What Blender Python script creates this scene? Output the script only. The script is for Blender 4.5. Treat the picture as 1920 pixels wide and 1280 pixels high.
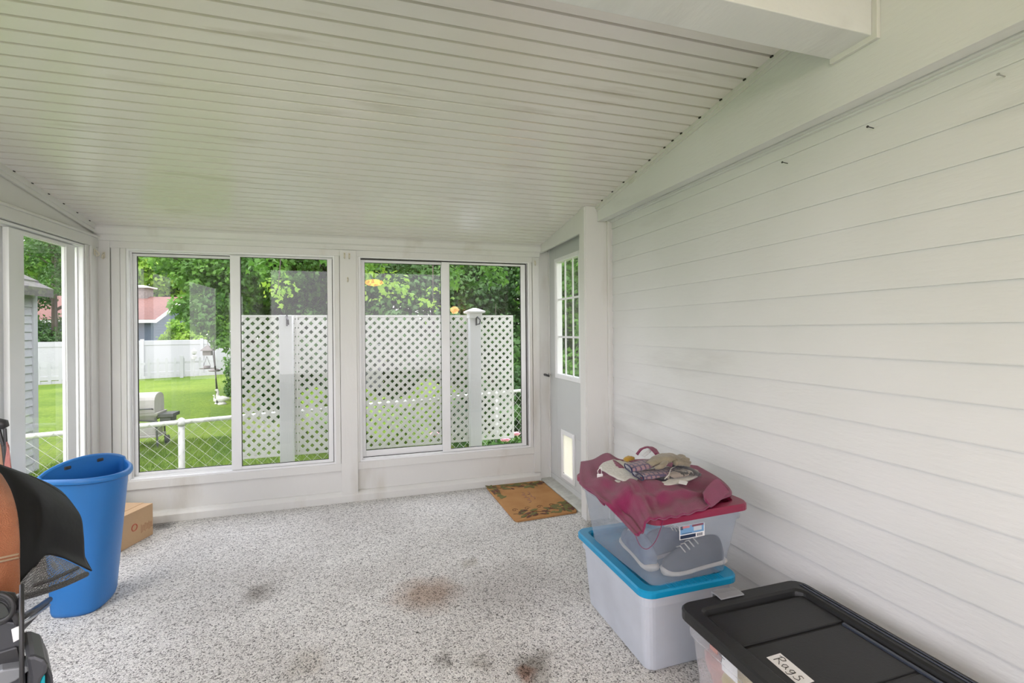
import bpy, bmesh, math, random
import numpy as np
from mathutils import Vector, Matrix
R_ = random.Random(7)
for o in list(bpy.data.objects): bpy.data.objects.remove(o)
SC = bpy.context.scene; COL = SC.collection
# ------------------------------------------------------------------ camera
FPX, YAW, ROLL, EYE = 890.0, math.radians(17.2), math.radians(0.52), 1.32
Fw = Vector((math.sin(YAW), math.cos(YAW), 0)); R0 = Vector((math.cos(YAW), -math.sin(YAW), 0)); U0 = Vector((0, 0, 1))
Rt = R0*math.cos(ROLL) - U0*math.sin(ROLL); Up = R0*math.sin(ROLL) + U0*math.cos(ROLL)
cd = bpy.data.cameras.new('camera'); cam = bpy.data.objects.new('camera', cd); COL.objects.link(cam)
M = Matrix((Rt, Up, -Fw)).transposed().to_4x4(); M.translation = Vector((0, 0, EYE)); cam.matrix_world = M
cd.sensor_width = 36; cd.lens = FPX/1920*36; cd.shift_y = -21.5/1920; cd.clip_start = 0.02; cd.clip_end = 300
SC.camera = cam
def at(px, py, x=None, y=None, z=None):
    """survey point of the photograph on a known plane of the place"""
    d = Fw + Rt*((px-960)/FPX) + Up*((618.5-py)/FPX)
    if x is not None: t = x/d.x
    elif y is not None: t = y/d.y
    else: t = (z-EYE)/d.z
    return Vector((0, 0, EYE)) + d*t
# ------------------------------------------------------------------ world, sun, exposure
w = bpy.data.worlds.new('sky'); SC.world = w; w.use_nodes = True
nt = w.node_tree; bg = nt.nodes['Background']
tc = nt.nodes.new('ShaderNodeTexCoord'); sep = nt.nodes.new('ShaderNodeSeparateXYZ'); rmp = nt.nodes.new('ShaderNodeValToRGB')
nt.links.new(tc.outputs['Generated'], sep.inputs[0]); nt.links.new(sep.outputs['Z'], rmp.inputs[0]); nt.links.new(rmp.outputs[0], bg.inputs[0])
rmp.color_ramp.elements[0].position = 0.0; rmp.color_ramp.elements[0].color = (0.97, 0.92, 0.96, 1)
rmp.color_ramp.elements[1].position = 0.7; rmp.color_ramp.elements[1].color = (0.85, 0.85, 0.97, 1)
bg.inputs[1].default_value = 2.5
sd = bpy.data.lights.new('sun', 'SUN'); sun = bpy.data.objects.new('sun', sd); COL.objects.link(sun)
sd.energy = 0.9; sd.angle = math.radians(14); sd.color = (1, 0.95, 0.86)
sun.rotation_euler = (math.radians(38), math.radians(-22), 0)
vs = SC.view_settings; vs.view_transform = 'Standard'; vs.look = 'None'; vs.gamma = 1; vs.use_curve_mapping = False
vs.exposure = 0.85
# ------------------------------------------------------------------ materials
def mat(name, col, rough=0.5, metal=0, noise=None, bump=None, spec=0.5, stretch=(1, 1, 1), **kw):
    """noise=(scale, amount, second colour); bump=(scale, strength)"""
    m = bpy.data.materials.new(name); m.use_nodes = True; t = m.node_tree; b = t.nodes['Principled BSDF']
    b.inputs['Base Color'].default_value = (*col, 1); b.inputs['Roughness'].default_value = rough
    b.inputs['Metallic'].default_value = metal; b.inputs['Specular IOR Level'].default_value = spec
    tcn = t.nodes.new('ShaderNodeTexCoord'); mp = t.nodes.new('ShaderNodeMapping'); mp.inputs['Scale'].default_value = stretch
    t.links.new(tcn.outputs['Object'], mp.inputs[0])
    if noise:
        n = t.nodes.new('ShaderNodeTexNoise'); n.inputs['Scale'].default_value = noise[0]; n.inputs['Detail'].default_value = 6
        t.links.new(mp.outputs[0], n.inputs['Vector'])
        r = t.nodes.new('ShaderNodeValToRGB'); r.color_ramp.elements[0].position = 0.5-noise[1]; r.color_ramp.elements[1].position = 0.5+noise[1]
        r.color_ramp.elements[0].color = (*noise[2], 1); r.color_ramp.elements[1].color = (*col, 1)
        t.links.new(n.outputs[0], r.inputs[0]); t.links.new(r.outputs[0], b.inputs['Base Color'])
    if bump:
        n2 = t.nodes.new('ShaderNodeTexNoise'); n2.inputs['Scale'].default_value = bump[0]; n2.inputs['Detail'].default_value = 4
        t.links.new(mp.outputs[0], n2.inputs['Vector'])
        bp = t.nodes.new('ShaderNodeBump'); bp.inputs['Strength'].default_value = bump[1]; bp.inputs['Distance'].default_value = 0.004
        t.links.new(n2.outputs[0], bp.inputs['Height']); t.links.new(bp.outputs[0], b.inputs['Normal'])
    for k, v in kw.items(): b.inputs[k.replace('_', ' ')].default_value = v
    return m
def mixrgb(t, fac, a, b, mode='MIX'):
    n = t.nodes.new('ShaderNodeMix'); n.data_type = 'RGBA'; n.blend_type = mode
    for sock, v in ((n.inputs['Factor'], fac), (n.inputs['A'], a), (n.inputs['B'], b)):
        if isinstance(v, (int, float)): sock.default_value = v
        elif isinstance(v, tuple): sock.default_value = (*v, 1) if len(v) == 3 else v
        else: t.links.new(v, sock)
    return n.outputs['Result']
def noise_node(t, scale, detail=4, stretch=(1, 1, 1), loc=(0, 0, 0)):
    tcn = t.nodes.new('ShaderNodeTexCoord'); mp = t.nodes.new('ShaderNodeMapping'); mp.inputs['Scale'].default_value = stretch; mp.inputs['Location'].default_value = loc
    n = t.nodes.new('ShaderNodeTexNoise'); n.inputs['Scale'].default_value = scale; n.inputs['Detail'].default_value = detail
    t.links.new(tcn.outputs['Object'], mp.inputs[0]); t.links.new(mp.outputs[0], n.inputs['Vector']); return n.outputs[0]
def ramp(t, src, a, b, ca=(0, 0, 0), cb=(1, 1, 1)):
    r = t.nodes.new('ShaderNodeValToRGB'); r.color_ramp.elements[0].position = a; r.color_ramp.elements[1].position = b
    r.color_ramp.elements[0].color = (*ca, 1); r.color_ramp.elements[1].color = (*cb, 1); t.links.new(src, r.inputs[0]); return r.outputs[0]
def weathered(name, col, dirt, rough, s1, stretch, amt, bumpst=0.25, col2=None):
    m = mat(name, col, rough, bump=(60, bumpst), stretch=stretch); t = m.node_tree; b = t.nodes['Principled BSDF']
    big = ramp(t, noise_node(t, 1.1, 3, loc=(3, 1, 2)), 0.35, 0.65, col2 or tuple(c*0.93 for c in col), col)
    streak = ramp(t, noise_node(t, s1, 8, stretch), 0.60, 0.78)
    f = t.nodes.new('ShaderNodeMath'); f.operation = 'MULTIPLY'; t.links.new(streak, f.inputs[0]); f.inputs[1].default_value = amt
    t.links.new(mixrgb(t, f.outputs[0], big, dirt), b.inputs['Base Color']); return m
M_trim = weathered('painted_trim', (0.69, 0.69, 0.665), (0.42, 0.38, 0.30), 0.4, 4, (1, 1, 0.25), 0.55)
M_ceil = weathered('ceiling_paint', (0.77, 0.735, 0.71), (0.42, 0.37, 0.30), 0.26, 7, (0.22, 1.6, 1.6), 0.6, 0.08, (0.71, 0.69, 0.66))
M_ceil.node_tree.nodes['Principled BSDF'].inputs['Coat Weight'].default_value = 0.7
M_ceil.node_tree.nodes['Principled BSDF'].inputs['Coat Roughness'].default_value = 0.19
def joint_dark(m, y0, step):  # darkens the ceiling colour along the plank joints
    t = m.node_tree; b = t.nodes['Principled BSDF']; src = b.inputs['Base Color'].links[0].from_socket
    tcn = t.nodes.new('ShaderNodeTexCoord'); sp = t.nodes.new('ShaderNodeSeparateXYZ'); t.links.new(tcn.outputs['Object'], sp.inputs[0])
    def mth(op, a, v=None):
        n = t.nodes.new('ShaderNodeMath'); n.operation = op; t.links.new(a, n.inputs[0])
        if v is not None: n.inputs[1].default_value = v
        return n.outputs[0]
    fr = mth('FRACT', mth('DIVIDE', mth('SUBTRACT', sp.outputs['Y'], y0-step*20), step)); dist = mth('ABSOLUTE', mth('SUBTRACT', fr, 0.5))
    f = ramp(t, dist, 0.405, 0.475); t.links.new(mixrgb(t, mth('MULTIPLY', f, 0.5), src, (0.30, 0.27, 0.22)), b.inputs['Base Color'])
joint_dark(M_ceil, 1.8885, 0.0697)
M_side = weathered('siding_paint', (0.72, 0.73, 0.73), (0.44, 0.44, 0.42), 0.42, 3.2, (1, 0.3, 1.2), 0.55, 0.35, (0.65, 0.665, 0.65))
M_vinyl = mat('white_vinyl', (0.80, 0.81, 0.82), 0.35, noise=(3, 0.3, (0.72, 0.73, 0.72)))
M_door = mat('grey_door_paint', (0.56, 0.58, 0.57), 0.4, noise=(2, 0.3, (0.50, 0.52, 0.51)))
M_black = mat('black_plastic', (0.025, 0.025, 0.028), 0.35, noise=(8, 0.3, (0.035, 0.035, 0.038)))
M_dark = mat('dark_seal_gap_shade', (0.03, 0.03, 0.03), 0.8, noise=(30, 0.2, (0.05, 0.05, 0.045)))  # dark seals and gaskets, also shade painted into gaps
M_metal = mat('bare_metal', (0.6, 0.6, 0.62), 0.35, 1, noise=(12, 0.3, (0.5, 0.5, 0.5)))
def glass(name, tint, refl=0.5):
    m = bpy.data.materials.new(name); m.use_nodes = True; t = m.node_tree; t.nodes.clear()
    out = t.nodes.new('ShaderNodeOutputMaterial'); tr = t.nodes.new('ShaderNodeBsdfTransparent'); gl = t.nodes.new('ShaderNodeBsdfGlossy')
    fr = t.nodes.new('ShaderNodeFresnel'); gm = t.nodes.new('ShaderNodeNewGeometry'); mr = t.nodes.new('ShaderNodeMapRange'); mr.inputs['To Min'].default_value = 1.5; mr.inputs['To Max'].default_value = 1/1.5
    t.links.new(gm.outputs['Backfacing'], mr.inputs[0]); t.links.new(mr.outputs[0], fr.inputs[0]); mx = t.nodes.new('ShaderNodeMixShader')
    tr.inputs[0].default_value = (*tint, 1); gl.inputs['Roughness'].default_value = 0.0; gl.inputs[0].default_value = (1, 1, 1, 1)
    t.links.new(fr.outputs[0], mx.inputs[0]); t.links.new(tr.outputs[0], mx.inputs[1]); t.links.new(gl.outputs[0], mx.inputs[2]); t.links.new(mx.outputs[0], out.inputs[0])
    n = noise_node(t, 3, 4); dirty = ramp(t, n, 0.35, 0.75, tint, tuple(c*0.96 for c in tint)); t.links.new(dirty, tr.inputs[0])
    return m
M_glass = glass('window_glass', (0.84, 0.85, 0.84))
def frosted(name, tint, alpha):
    """thin milky translucent plastic"""
    m = bpy.data.materials.new(name); m.use_nodes = True; t = m.node_tree; b = t.nodes['Principled BSDF']; out = t.nodes['Material Output']
    b.inputs['Base Color'].default_value = (*tint, 1); b.inputs['Roughness'].default_value = 0.35
    tr = t.nodes.new('ShaderNodeBsdfTransparent'); tl = t.nodes.new('ShaderNodeBsdfTranslucent'); tl.inputs[0].default_value = (*tint, 1)
    m1 = t.nodes.new('ShaderNodeMixShader'); m1.inputs[0].default_value = 0.45; m2 = t.nodes.new('ShaderNodeMixShader')
    t.links.new(b.outputs[0], m1.inputs[1]); t.links.new(tl.outputs[0], m1.inputs[2])
    a = ramp(t, noise_node(t, 5, 3), 0.3, 0.7, (alpha-0.06,)*3, (alpha+0.06,)*3); t.links.new(a, m2.inputs[0])
    t.links.new(tr.outputs[0], m2.inputs[1]); t.links.new(m1.outputs[0], m2.inputs[2]); t.links.new(m2.outputs[0], out.inputs[0]); return m
def cloth_mat(name, col, col2, sc=220, st=0.6, nz=18):
    return mat(name, col, 0.9, noise=(nz, 0.25, col2), bump=(sc, st), spec=0.15, Sheen_Weight=0.3)
def leaf_mat(name, c1, c2, trans=0.45, sc=2.5):
    m = bpy.data.materials.new(name); m.use_nodes = True; t = m.node_tree; b = t.nodes['Principled BSDF']; out = t.nodes['Material Output']
    b.inputs['Roughness'].default_value = 0.5
    c = ramp(t, noise_node(t, sc, 5), 0.38, 0.62, c1, c2); t.links.new(c, b.inputs['Base Color'])
    tl = t.nodes.new('ShaderNodeBsdfTranslucent'); t.links.new(c, tl.inputs[0]); mx = t.nodes.new('ShaderNodeMixShader'); mx.inputs[0].default_value = trans
    t.links.new(b.outputs[0], mx.inputs[1]); t.links.new(tl.outputs[0], mx.inputs[2]); t.links.new(mx.outputs[0], out.inputs[0]); return m
# ------------------------------------------------------------------ builders
class MB:
    def __init__(s): s.v = []; s.f = []
    def quad(s, *p):
        n = len(s.v); s.v += [tuple(q) for q in p]; s.f.append(tuple(range(n, n+len(p)))); return s
    def box(s, x0, x1, y0, y1, z0, z1):
        n = len(s.v); s.v += [(x, y, z) for z in (z0, z1) for (x, y) in ((x0, y0), (x1, y0), (x1, y1), (x0, y1))]
        s.f += [(n+3, n+2, n+1, n), (n+4, n+5, n+6, n+7)]+[(n+i, n+(i+1) % 4, n+4+(i+1) % 4, n+4+i) for i in range(4)]; return s
    def obox(s, c, ax, ay, az):
        """oriented box, half axes"""
        c, ax, ay, az = map(Vector, (c, ax, ay, az)); n = len(s.v)
        for k in (-1, 1):
            for i, j in ((-1, -1), (1, -1), (1, 1), (-1, 1)): s.v.append(tuple(c+ax*i+ay*j+az*k))
        s.f += [(n+3, n+2, n+1, n), (n+4, n+5, n+6, n+7)]+[(n+i, n+(i+1) % 4, n+4+(i+1) % 4, n+4+i) for i in range(4)]; return s
    def prism(s, poly, axis, a, b):
        """poly of 2D points extruded along axis from a to b"""
        def P(p, t): return {'x': (t, p[0], p[1]), 'y': (p[0], t, p[1]), 'z': (p[0], p[1], t)}[axis]
        n = len(s.v); k = len(poly); s.v += [P(p, a) for p in poly]+[P(p, b) for p in poly]
        s.f += [tuple(range(n+k-1, n-1, -1)), tuple(range(n+k, n+2*k))]+[(n+i, n+(i+1) % k, n+k+(i+1) % k, n+k+i) for i in range(k)]; return s
    def tube(s, pts, r, sides=8, cap=True, closed=False):
        pts = [Vector(p) for p in pts]; rs = r if isinstance(r, (list, tuple)) else [r]*len(pts); n0 = len(s.v); k = len(pts)
        ref = None
        for i, p in enumerate(pts):
            d = (pts[(i+1) % k if closed else min(i+1, k-1)]-pts[(i-1) % k if closed else max(i-1, 0)]).normalized()
            if ref is None: ref = Vector((0, 0, 1)) if abs(d.z) < 0.9 else Vector((1, 0, 0))
            u = d.cross(ref).normalized(); v = u.cross(d).normalized(); ref = v
            for j in range(sides):
                a = 2*math.pi*j/sides; s.v.append(tuple(p+(u*math.cos(a)+v*math.sin(a))*rs[i]))
        for i in range(k if closed else k-1):
            for j in range(sides):
                a, b = n0+i*sides+j, n0+i*sides+(j+1) % sides; m = ((i+1) % k)*sides+n0
                s.f.append((a, b, m+(j+1) % sides, m+j))
        if cap and not closed:
            s.f += [tuple(range(n0+sides-1, n0-1, -1)), tuple(range(n0+(k-1)*sides, n0+k*sides))]
        return s
    def lathe(s, prof, c=(0, 0, 0), n=24, sx=1, sy=1):
        n0 = len(s.v)
        for r, z in prof:
            for j in range(n):
                a = 2*math.pi*j/n; s.v.append((c[0]+r*math.cos(a)*sx, c[1]+r*math.sin(a)*sy, c[2]+z))
        for i in range(len(prof)-1):
            for j in range(n): s.f.append((n0+i*n+j, n0+i*n+(j+1) % n, n0+(i+1)*n+(j+1) % n, n0+(i+1)*n+j))
        s.f += [tuple(range(n0+n-1, n0-1, -1)), tuple(range(n0+(len(prof)-1)*n, n0+len(prof)*n))]; return s
    def grid(s, fn, nu, nv):
        n = len(s.v); s.v += [tuple(fn(i/nu, j/nv)) for i in range(nu+1) for j in range(nv+1)]
        s.f += [(n+i*(nv+1)+j, n+(i+1)*(nv+1)+j, n+(i+1)*(nv+1)+j+1, n+i*(nv+1)+j+1) for i in range(nu) for j in range(nv)]; return s
    def rings(s, rings, cap0=True, cap1=True):
        n = len(s.v); k = len(rings[0])
        for r in rings: s.v += [tuple(p) for p in r]
        for i in range(len(rings)-1):
            for j in range(k): s.f.append((n+i*k+j, n+i*k+(j+1) % k, n+(i+1)*k+(j+1) % k, n+(i+1)*k+j))
        if cap0: s.f.append(tuple(range(n+k-1, n-1, -1)))
        if cap1: s.f.append(tuple(range(n+(len(rings)-1)*k, n+len(rings)*k)))
        return s
    def build(s, name, m, parent=None, bevel=0, smooth=False, solid=0, sub=0, fix=True):
        me = bpy.data.meshes.new(name); me.from_pydata(s.v, [], s.f)
        if fix:
            bm = bmesh.new(); bm.from_mesh(me); bmesh.ops.recalc_face_normals(bm, faces=bm.faces); bm.to_mesh(me); bm.free()
        me.materials.append(m); o = bpy.data.objects.new(name, me); COL.objects.link(o)
        if parent is not None:
            o.parent = parent; o.matrix_parent_inverse = Matrix.Translation(parent.location).inverted()
        if smooth: me.polygons.foreach_set('use_smooth', [True]*len(me.polygons))
        if solid: mm = o.modifiers.new('s', 'SOLIDIFY'); mm.thickness = solid; mm.offset = 0
        if bevel: mm = o.modifiers.new('b', 'BEVEL'); mm.width = bevel; mm.segments = 2; mm.limit_method = 'ANGLE'; mm.angle_limit = math.radians(50)
        if sub: mm = o.modifiers.new('u', 'SUBSURF'); mm.levels = sub; mm.render_levels = sub
        return o
def tag(o, label=None, cat=None, group=None, kind=None):
    if label: o['label'] = label
    if cat: o['category'] = cat
    if group: o['group'] = group
    if kind: o['kind'] = kind
    return o
def empty(name, loc, label=None, cat=None, group=None, kind=None):
    o = bpy.data.objects.new(name, None); COL.objects.link(o); o.location = loc; o.empty_display_size = 0.1
    return tag(o, label, cat, group, kind)
def struct(mb, name, m, label, **k):
    return tag(mb.build(name, m, **k), label, 'building part', None, 'structure')
def lerp(a, b, t): return a+(b-a)*t
def poly_at(pts, t):
    pts = [Vector(p) for p in pts]; t = max(0, min(1, t))*(len(pts)-1); i = min(int(t), len(pts)-2); f = t-i
    p0, p1, p2, p3 = pts[max(i-1, 0)], pts[i], pts[i+1], pts[min(i+2, len(pts)-1)]
    return 0.5*((2*p1)+(p2-p0)*f+(2*p0-5*p1+4*p2-p3)*f*f+(3*p1-p0-3*p2+p3)*f**3)
def coons(c0, c1, d0, d1, bump=lambda u, v: Vector((0, 0, 0))):
    """c0,c1: bottom/top curves along u; d0,d1: left/right curves along v"""
    a, b, c, d = Vector(c0[0]), Vector(c0[-1]), Vector(c1[0]), Vector(c1[-1])
    def f(u, v):
        return poly_at(c0, u)*(1-v)+poly_at(c1, u)*v+poly_at(d0, v)*(1-u)+poly_at(d1, v)*u-(a*(1-u)*(1-v)+b*u*(1-v)+c*(1-u)*v+d*u*v)+bump(u, v)
    return f
def rrect(x0, x1, y0, y1, r, z, n=5):
    out = []
    for cx, cy, a0 in ((x1-r, y0+r, -90), (x1-r, y1-r, 0), (x0+r, y1-r, 90), (x0+r, y0+r, 180)):
        for i in range(n+1):
            a = math.radians(a0+90*i/n); out.append((cx+r*math.cos(a), cy+r*math.sin(a), z))
    return out
# ================================================================== THE ROOM
XL, XR, YB, YN = -1.73, 1.66, 3.90, -1.60
def zc(y): return 2.04+0.14*(YB-y)
# floor with speckled carpet
def carpet():
    m = mat('carpet', (0.5, 0.5, 0.5), 0.95, spec=0.1); t = m.node_tree; b = t.nodes['Principled BSDF']
    tcn = t.nodes.new('ShaderNodeTexCoord'); v = t.nodes.new('ShaderNodeTexVoronoi'); v.inputs['Scale'].default_value = 190
    dis = t.nodes.new('ShaderNodeTexNoise'); dis.inputs['Scale'].default_value = 60
    t.links.new(tcn.outputs['Object'], dis.inputs['Vector'])
    ad = t.nodes.new('ShaderNodeVectorMath'); ad.operation = 'MULTIPLY_ADD'; ad.inputs[1].default_value = (0.02,)*3
    t.links.new(dis.outputs['Color'], ad.inputs[0]); t.links.new(tcn.outputs['Object'], ad.inputs[2]); t.links.new(ad.outputs[0], v.inputs['Vector'])
    sp = t.nodes.new('ShaderNodeSeparateColor'); t.links.new(v.outputs['Color'], sp.inputs[0])
    r = t.nodes.new('ShaderNodeValToRGB'); cr = r.color_ramp
    cr.elements[0].position = 0.0; cr.elements[0].color = (0.17, 0.165, 0.16, 1); cr.elements[1].position = 1; cr.elements[1].color = (0.92, 0.905, 0.87, 1)
    for p, c in ((0.18, (0.44, 0.43, 0.41)), (0.32, (0.67, 0.66, 0.635)), (0.62, (0.80, 0.785, 0.755))):
        e = cr.elements.new(p); e.color = (*c, 1)
    t.links.new(sp.outputs[0], r.inputs[0])
    col = mixrgb(t, 0.9, r.outputs[0], ramp(t, noise_node(t, 1.6, 5), 0.35, 0.68, (0.80, 0.79, 0.78), (1, 1, 1)), 'MULTIPLY')
    sx = t.nodes.new('ShaderNodeSeparateXYZ')
    def blot(col, px, py, rx, ry, c, amt):
        p = at(px, py, z=0); mp = t.nodes.new('ShaderNodeMapping'); mp.vector_type = 'POINT'
        mp.inputs['Location'].default_value = (-p.x/rx, -p.y/ry, 0); mp.inputs['Scale'].default_value = (1/rx, 1/ry, 0)
        wob = t.nodes.new('ShaderNodeVectorMath'); wob.operation = 'MULTIPLY_ADD'; wob.inputs[1].default_value = (0.16,)*3
        n = t.nodes.new('ShaderNodeTexNoise'); n.inputs['Scale'].default_value = 9; n.inputs['Detail'].default_value = 5
        t.links.new(tcn.outputs['Object'], n.inputs['Vector']); t.links.new(n.outputs['Color'], wob.inputs[0]); t.links.new(tcn.outputs['Object'], wob.inputs[2])
        sub = t.nodes.new('ShaderNodeVectorMath'); sub.operation = 'SUBTRACT'; sub.inputs[1].default_value = (0.08, 0.08, 0.08)
        t.links.new(wob.outputs[0], sub.inputs[0]); t.links.new(sub.outputs[0], mp.inputs[0])
        L = t.nodes.new('ShaderNodeVectorMath'); L.operation = 'LENGTH'; t.links.new(mp.outputs[0], L.inputs[0])
        f = ramp(t, L.outputs['Value'], 0.35, 1.1, (amt,)*3, (0, 0, 0))
        return mixrgb(t, f, col, mixrgb(t, 1.0, col, c, 'MULTIPLY'))
    for a in ((800, 1112, 0.21, 0.20, (0.66, 0.55, 0.48), 1.0), (1000, 1248, 0.11, 0.12, (0.38, 0.36, 0.33), 0.9), (985, 1262, 0.05, 0.05, (0.7, 0.4, 0.3), 0.7),
              (832, 1235, 0.045, 0.06, (0.45, 0.44, 0.42), 0.8), (905, 1240, 0.07, 0.05, (0.6, 0.58, 0.55), 0.7), (485, 1112, 0.10, 0.13, (0.52, 0.5, 0.48), 0.9),
              (880, 1052, 0.06, 0.08, (0.68, 0.66, 0.62), 0.8), (960, 1100, 0.4, 0.35, (0.78, 0.77, 0.77), 0.8), (575, 1240, 0.12, 0.12, (0.8, 0.78, 0.74), 0.8),
              (782, 1188, 0.014, 0.01, (0.25, 0.25, 0.25), 1), (276, 1222, 0.02, 0.008, (0.25, 0.25, 0.25), 1), (300, 985, 0.13, 0.1, (0.4, 0.4, 0.4), 0.9),
              (400, 962, 0.2, 0.05, (0.45, 0.45, 0.45), 0.9), (1115, 985, 0.1, 0.1, (0.5, 0.5, 0.48), 0.9)):
        col = blot(col, *a)
    t.links.new(col, b.inputs['Base Color'])
    bp = t.nodes.new('ShaderNodeBump'); bp.inputs['Strength'].default_value = 0.9; bp.inputs['Distance'].default_value = 0.004; bp.invert = True
    t.links.new(v.outputs['Distance'], bp.inputs['Height']); t.links.new(bp.outputs[0], b.inputs['Normal']); return m
struct(MB().box(XL-0.1, XR+0.1, YN-0.1, YB+0.1, -0.12, 0.0), 'floor', carpet(), 'grey speckled carpet floor of the porch with brown stains')
# ceiling: tongue and groove planks across the room
cb = MB(); y = YB+0.03; k = 0
SL = math.sqrt(1+0.14**2)
def yl(i): return 1.886+0.0697*i   # plank joints
i0 = -60
for i in range(i0, 31):
    ya, yb = yl(i), yl(i+1)
    if yb < YN-0.1: continue
    yb = min(yb, YB+0.08)
    if ya >= YB+0.05: break
    g = 0.0050
    pr = [(ya, zc(ya)+0.010), (ya+g, zc(ya+g)+0.010), (ya+g+0.003, zc(ya+g)), (yb-0.004, zc(yb-0.004)), (yb, zc(yb)+0.010), (yb, zc(yb)+0.03), (ya, zc(ya)+0.03)]
    cb.prism(pr, 'x', XL-0.02, XR+0.02)
cb.prism([(YN-0.3, zc(YN-0.3)+0.03), (YB+0.08, zc(YB+0.08)+0.03), (YB+0.08, zc(YB+0.08)+0.16), (YN-0.3, zc(YN-0.3)+0.16)], 'x', XL-0.02, XR+0.3)
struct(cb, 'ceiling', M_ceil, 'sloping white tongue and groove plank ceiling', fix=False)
# --- back wall
bw = MB()
yf = YB            # face of the trim boards
bw.box(XL-0.1, 1.56, yf+0.012, yf+0.11, -0.6, 0.30)                    # knee wall
bw.box(XL-0.1, 1.56, yf+0.012, yf+0.11, 1.905, zc(yf)+0.06)            # over the windows
bw.box(XL-0.1, -1.566, yf+0.012, yf+0.11, 0.30, 1.905)
bw.box(-0.221, -0.045, yf+0.012, yf+0.11, 0.30, 1.905)
bw.box(1.368, 1.56, yf+0.012, yf+0.11, 0.30, 1.905)
bw.box(XL, 1.456, yf-0.006, yf+0.012, 0.243, 0.30)                      # sill boards
struct(bw, 'wall_back', M_trim, 'low white back wall under and around the two sliding windows', bevel=0.002)
tb = MB(); tb.prism([(yf+0.012, 0), (yf-0.022, 0), (yf-0.022, 0.05), (yf-0.012, 0.066), (yf+0.0, 0.078), (yf+0.012, 0.082)], 'x', XL, 1.456)
struct(tb, 'baseboard_back', M_trim, 'white moulded baseboard along the back wall', bevel=0.0015)
t3 = MB(); t3.box(XL, 1.456, yf-0.004, yf+0.012, 1.905, 1.955)
struct(t3, 'trim_1', M_trim, 'white header board above the two sliding windows', bevel=0.0015)
t4 = MB(); t4.prism([(yf+0.012, 1.952), (yf-0.020, 1.952), (yf-0.030, 1.972), (yf-0.034, 1.985), (yf-0.052, 1.995), (yf-0.060, 2.012), (yf-0.066, 2.03), (yf-0.062, zc(yf-0.06)+0.004), (yf+0.012, zc(yf)+0.004)], 'x', XL, 1.456)
struct(t4, 'trim_2', M_trim, 'white crown moulding where ceiling meets back wall', bevel=0.001)
t5 = MB(); t5.box(-0.182, -0.061, yf-0.016, yf+0.012, 0.0, 1.95); t5.box(-0.221, -0.186, yf-0.004, yf+0.012, 0.243, 1.905); t5.box(-0.099, -0.045, yf-0.008, yf+0.012, 0.30, 1.905)
struct(t5, 'trim_3', M_trim, 'white flat post board between the two sliding windows', bevel=0.002)
t6 = MB(); t6.box(1.395, 1.456, yf-0.014, yf+0.012, 0.08, 1.95); t6.box(1.368, 1.392, yf-0.003, yf+0.012, 0.30, 1.905)
struct(t6, 'trim_4', M_trim, 'white corner board between right window and grey door', bevel=0.002)
t7 = MB(); t7.box(-1.73, -1.655, yf-0.012, yf+0.012, 0.08, 1.952); t7.box(-1.65, -1.60, yf-0.004, yf+0.012, 0.30, 1.905); t7.box(-1.597, -1.566, yf-0.008, yf+0.012, 0.30, 1.905)
struct(t7, 'trim_5', M_trim, 'white corner boards left of the left sliding window', bevel=0.002)
# --- sliding windows
def frame_rect(mb, axis, pos, depth, a0, a1, z0, z1, w, wt=None, wb=None):
    """rectangular frame in a wall plane; axis 'y' = wall at y=pos (a along x); 'x' = wall at x=pos"""
    wt = wt or w; wb = wb or w
    def bx(p0, p1, q0, q1):
        lo, hi = min(pos, pos+depth), max(pos, pos+depth)
        if axis == 'y': mb.box(p0, p1, lo, hi, q0, q1)
        else: mb.box(lo, hi, p0, p1, q0, q1)
    bx(a0, a0+w, z0, z1); bx(a1-w, a1, z0, z1); bx(a0+w, a1-w, z0, z0+wb); bx(a0+w, a1-w, z1-wt, z1); return mb
def slider(name, label, axis, pos, sgn, a0, a1, z0, z1, sashes):
    root = empty(name, (pos, (a0+a1)/2, z0) if axis == 'x' else ((a0+a1)/2, pos, z0), label, 'window', None, 'structure')
    fr = MB(); frame_rect(fr, axis, pos, sgn*0.10, a0, a1, z0, z1, 0.014)
    frame_rect(fr, axis, pos+sgn*0.028, sgn*0.008, a0+0.013, a1-0.013, z0+0.013, z1-0.013, 0.010)
    fr.build('window_frame', M_vinyl, root, bevel=0.0015)
    for (s0, s1, g0, g1, gz0, gz1, off) in sashes:
        zb, zt = z0+0.016, z1-0.016-(0.006 if off < 0.03 else 0)
        mb = MB(); p = pos+sgn*off; lo, hi = min(p, p+sgn*0.026), max(p, p+sgn*0.026)
        for q0, q1, r0, r1 in ((s0, g0, zb, zt), (g1, s1, zb, zt), (g0, g1, zb, gz0), (g0, g1, gz1, zt)):
            if axis == 'y': mb.box(q0, q1, lo, hi, r0, r1)
            else: mb.box(lo, hi, q0, q1, r0, r1)
        so = mb.build('window_sash', M_vinyl, root, bevel=0.002)
        gk = MB(); frame_rect(gk, axis, p+sgn*0.008, sgn*0.010, g0-0.002, g1+0.002, gz0-0.002, gz1+0.002, 0.005)
        gk.build('glazing_gasket', M_dark if axis == 'y' else M_vinyl, so)
        pn = MB(); q = p+sgn*0.013; q2 = q+sgn*0.004
        if axis == 'y': pn.quad((g0, q, gz0), (g1, q, gz0), (g1, q, gz1), (g0, q, gz1))
        else: pn.quad((q, g0, gz0), (q, g1, gz0), (q, g1, gz1), (q, g0, gz1))
        pn.build('glass_pane', M_glass, so, fix=False)
    return root
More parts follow.
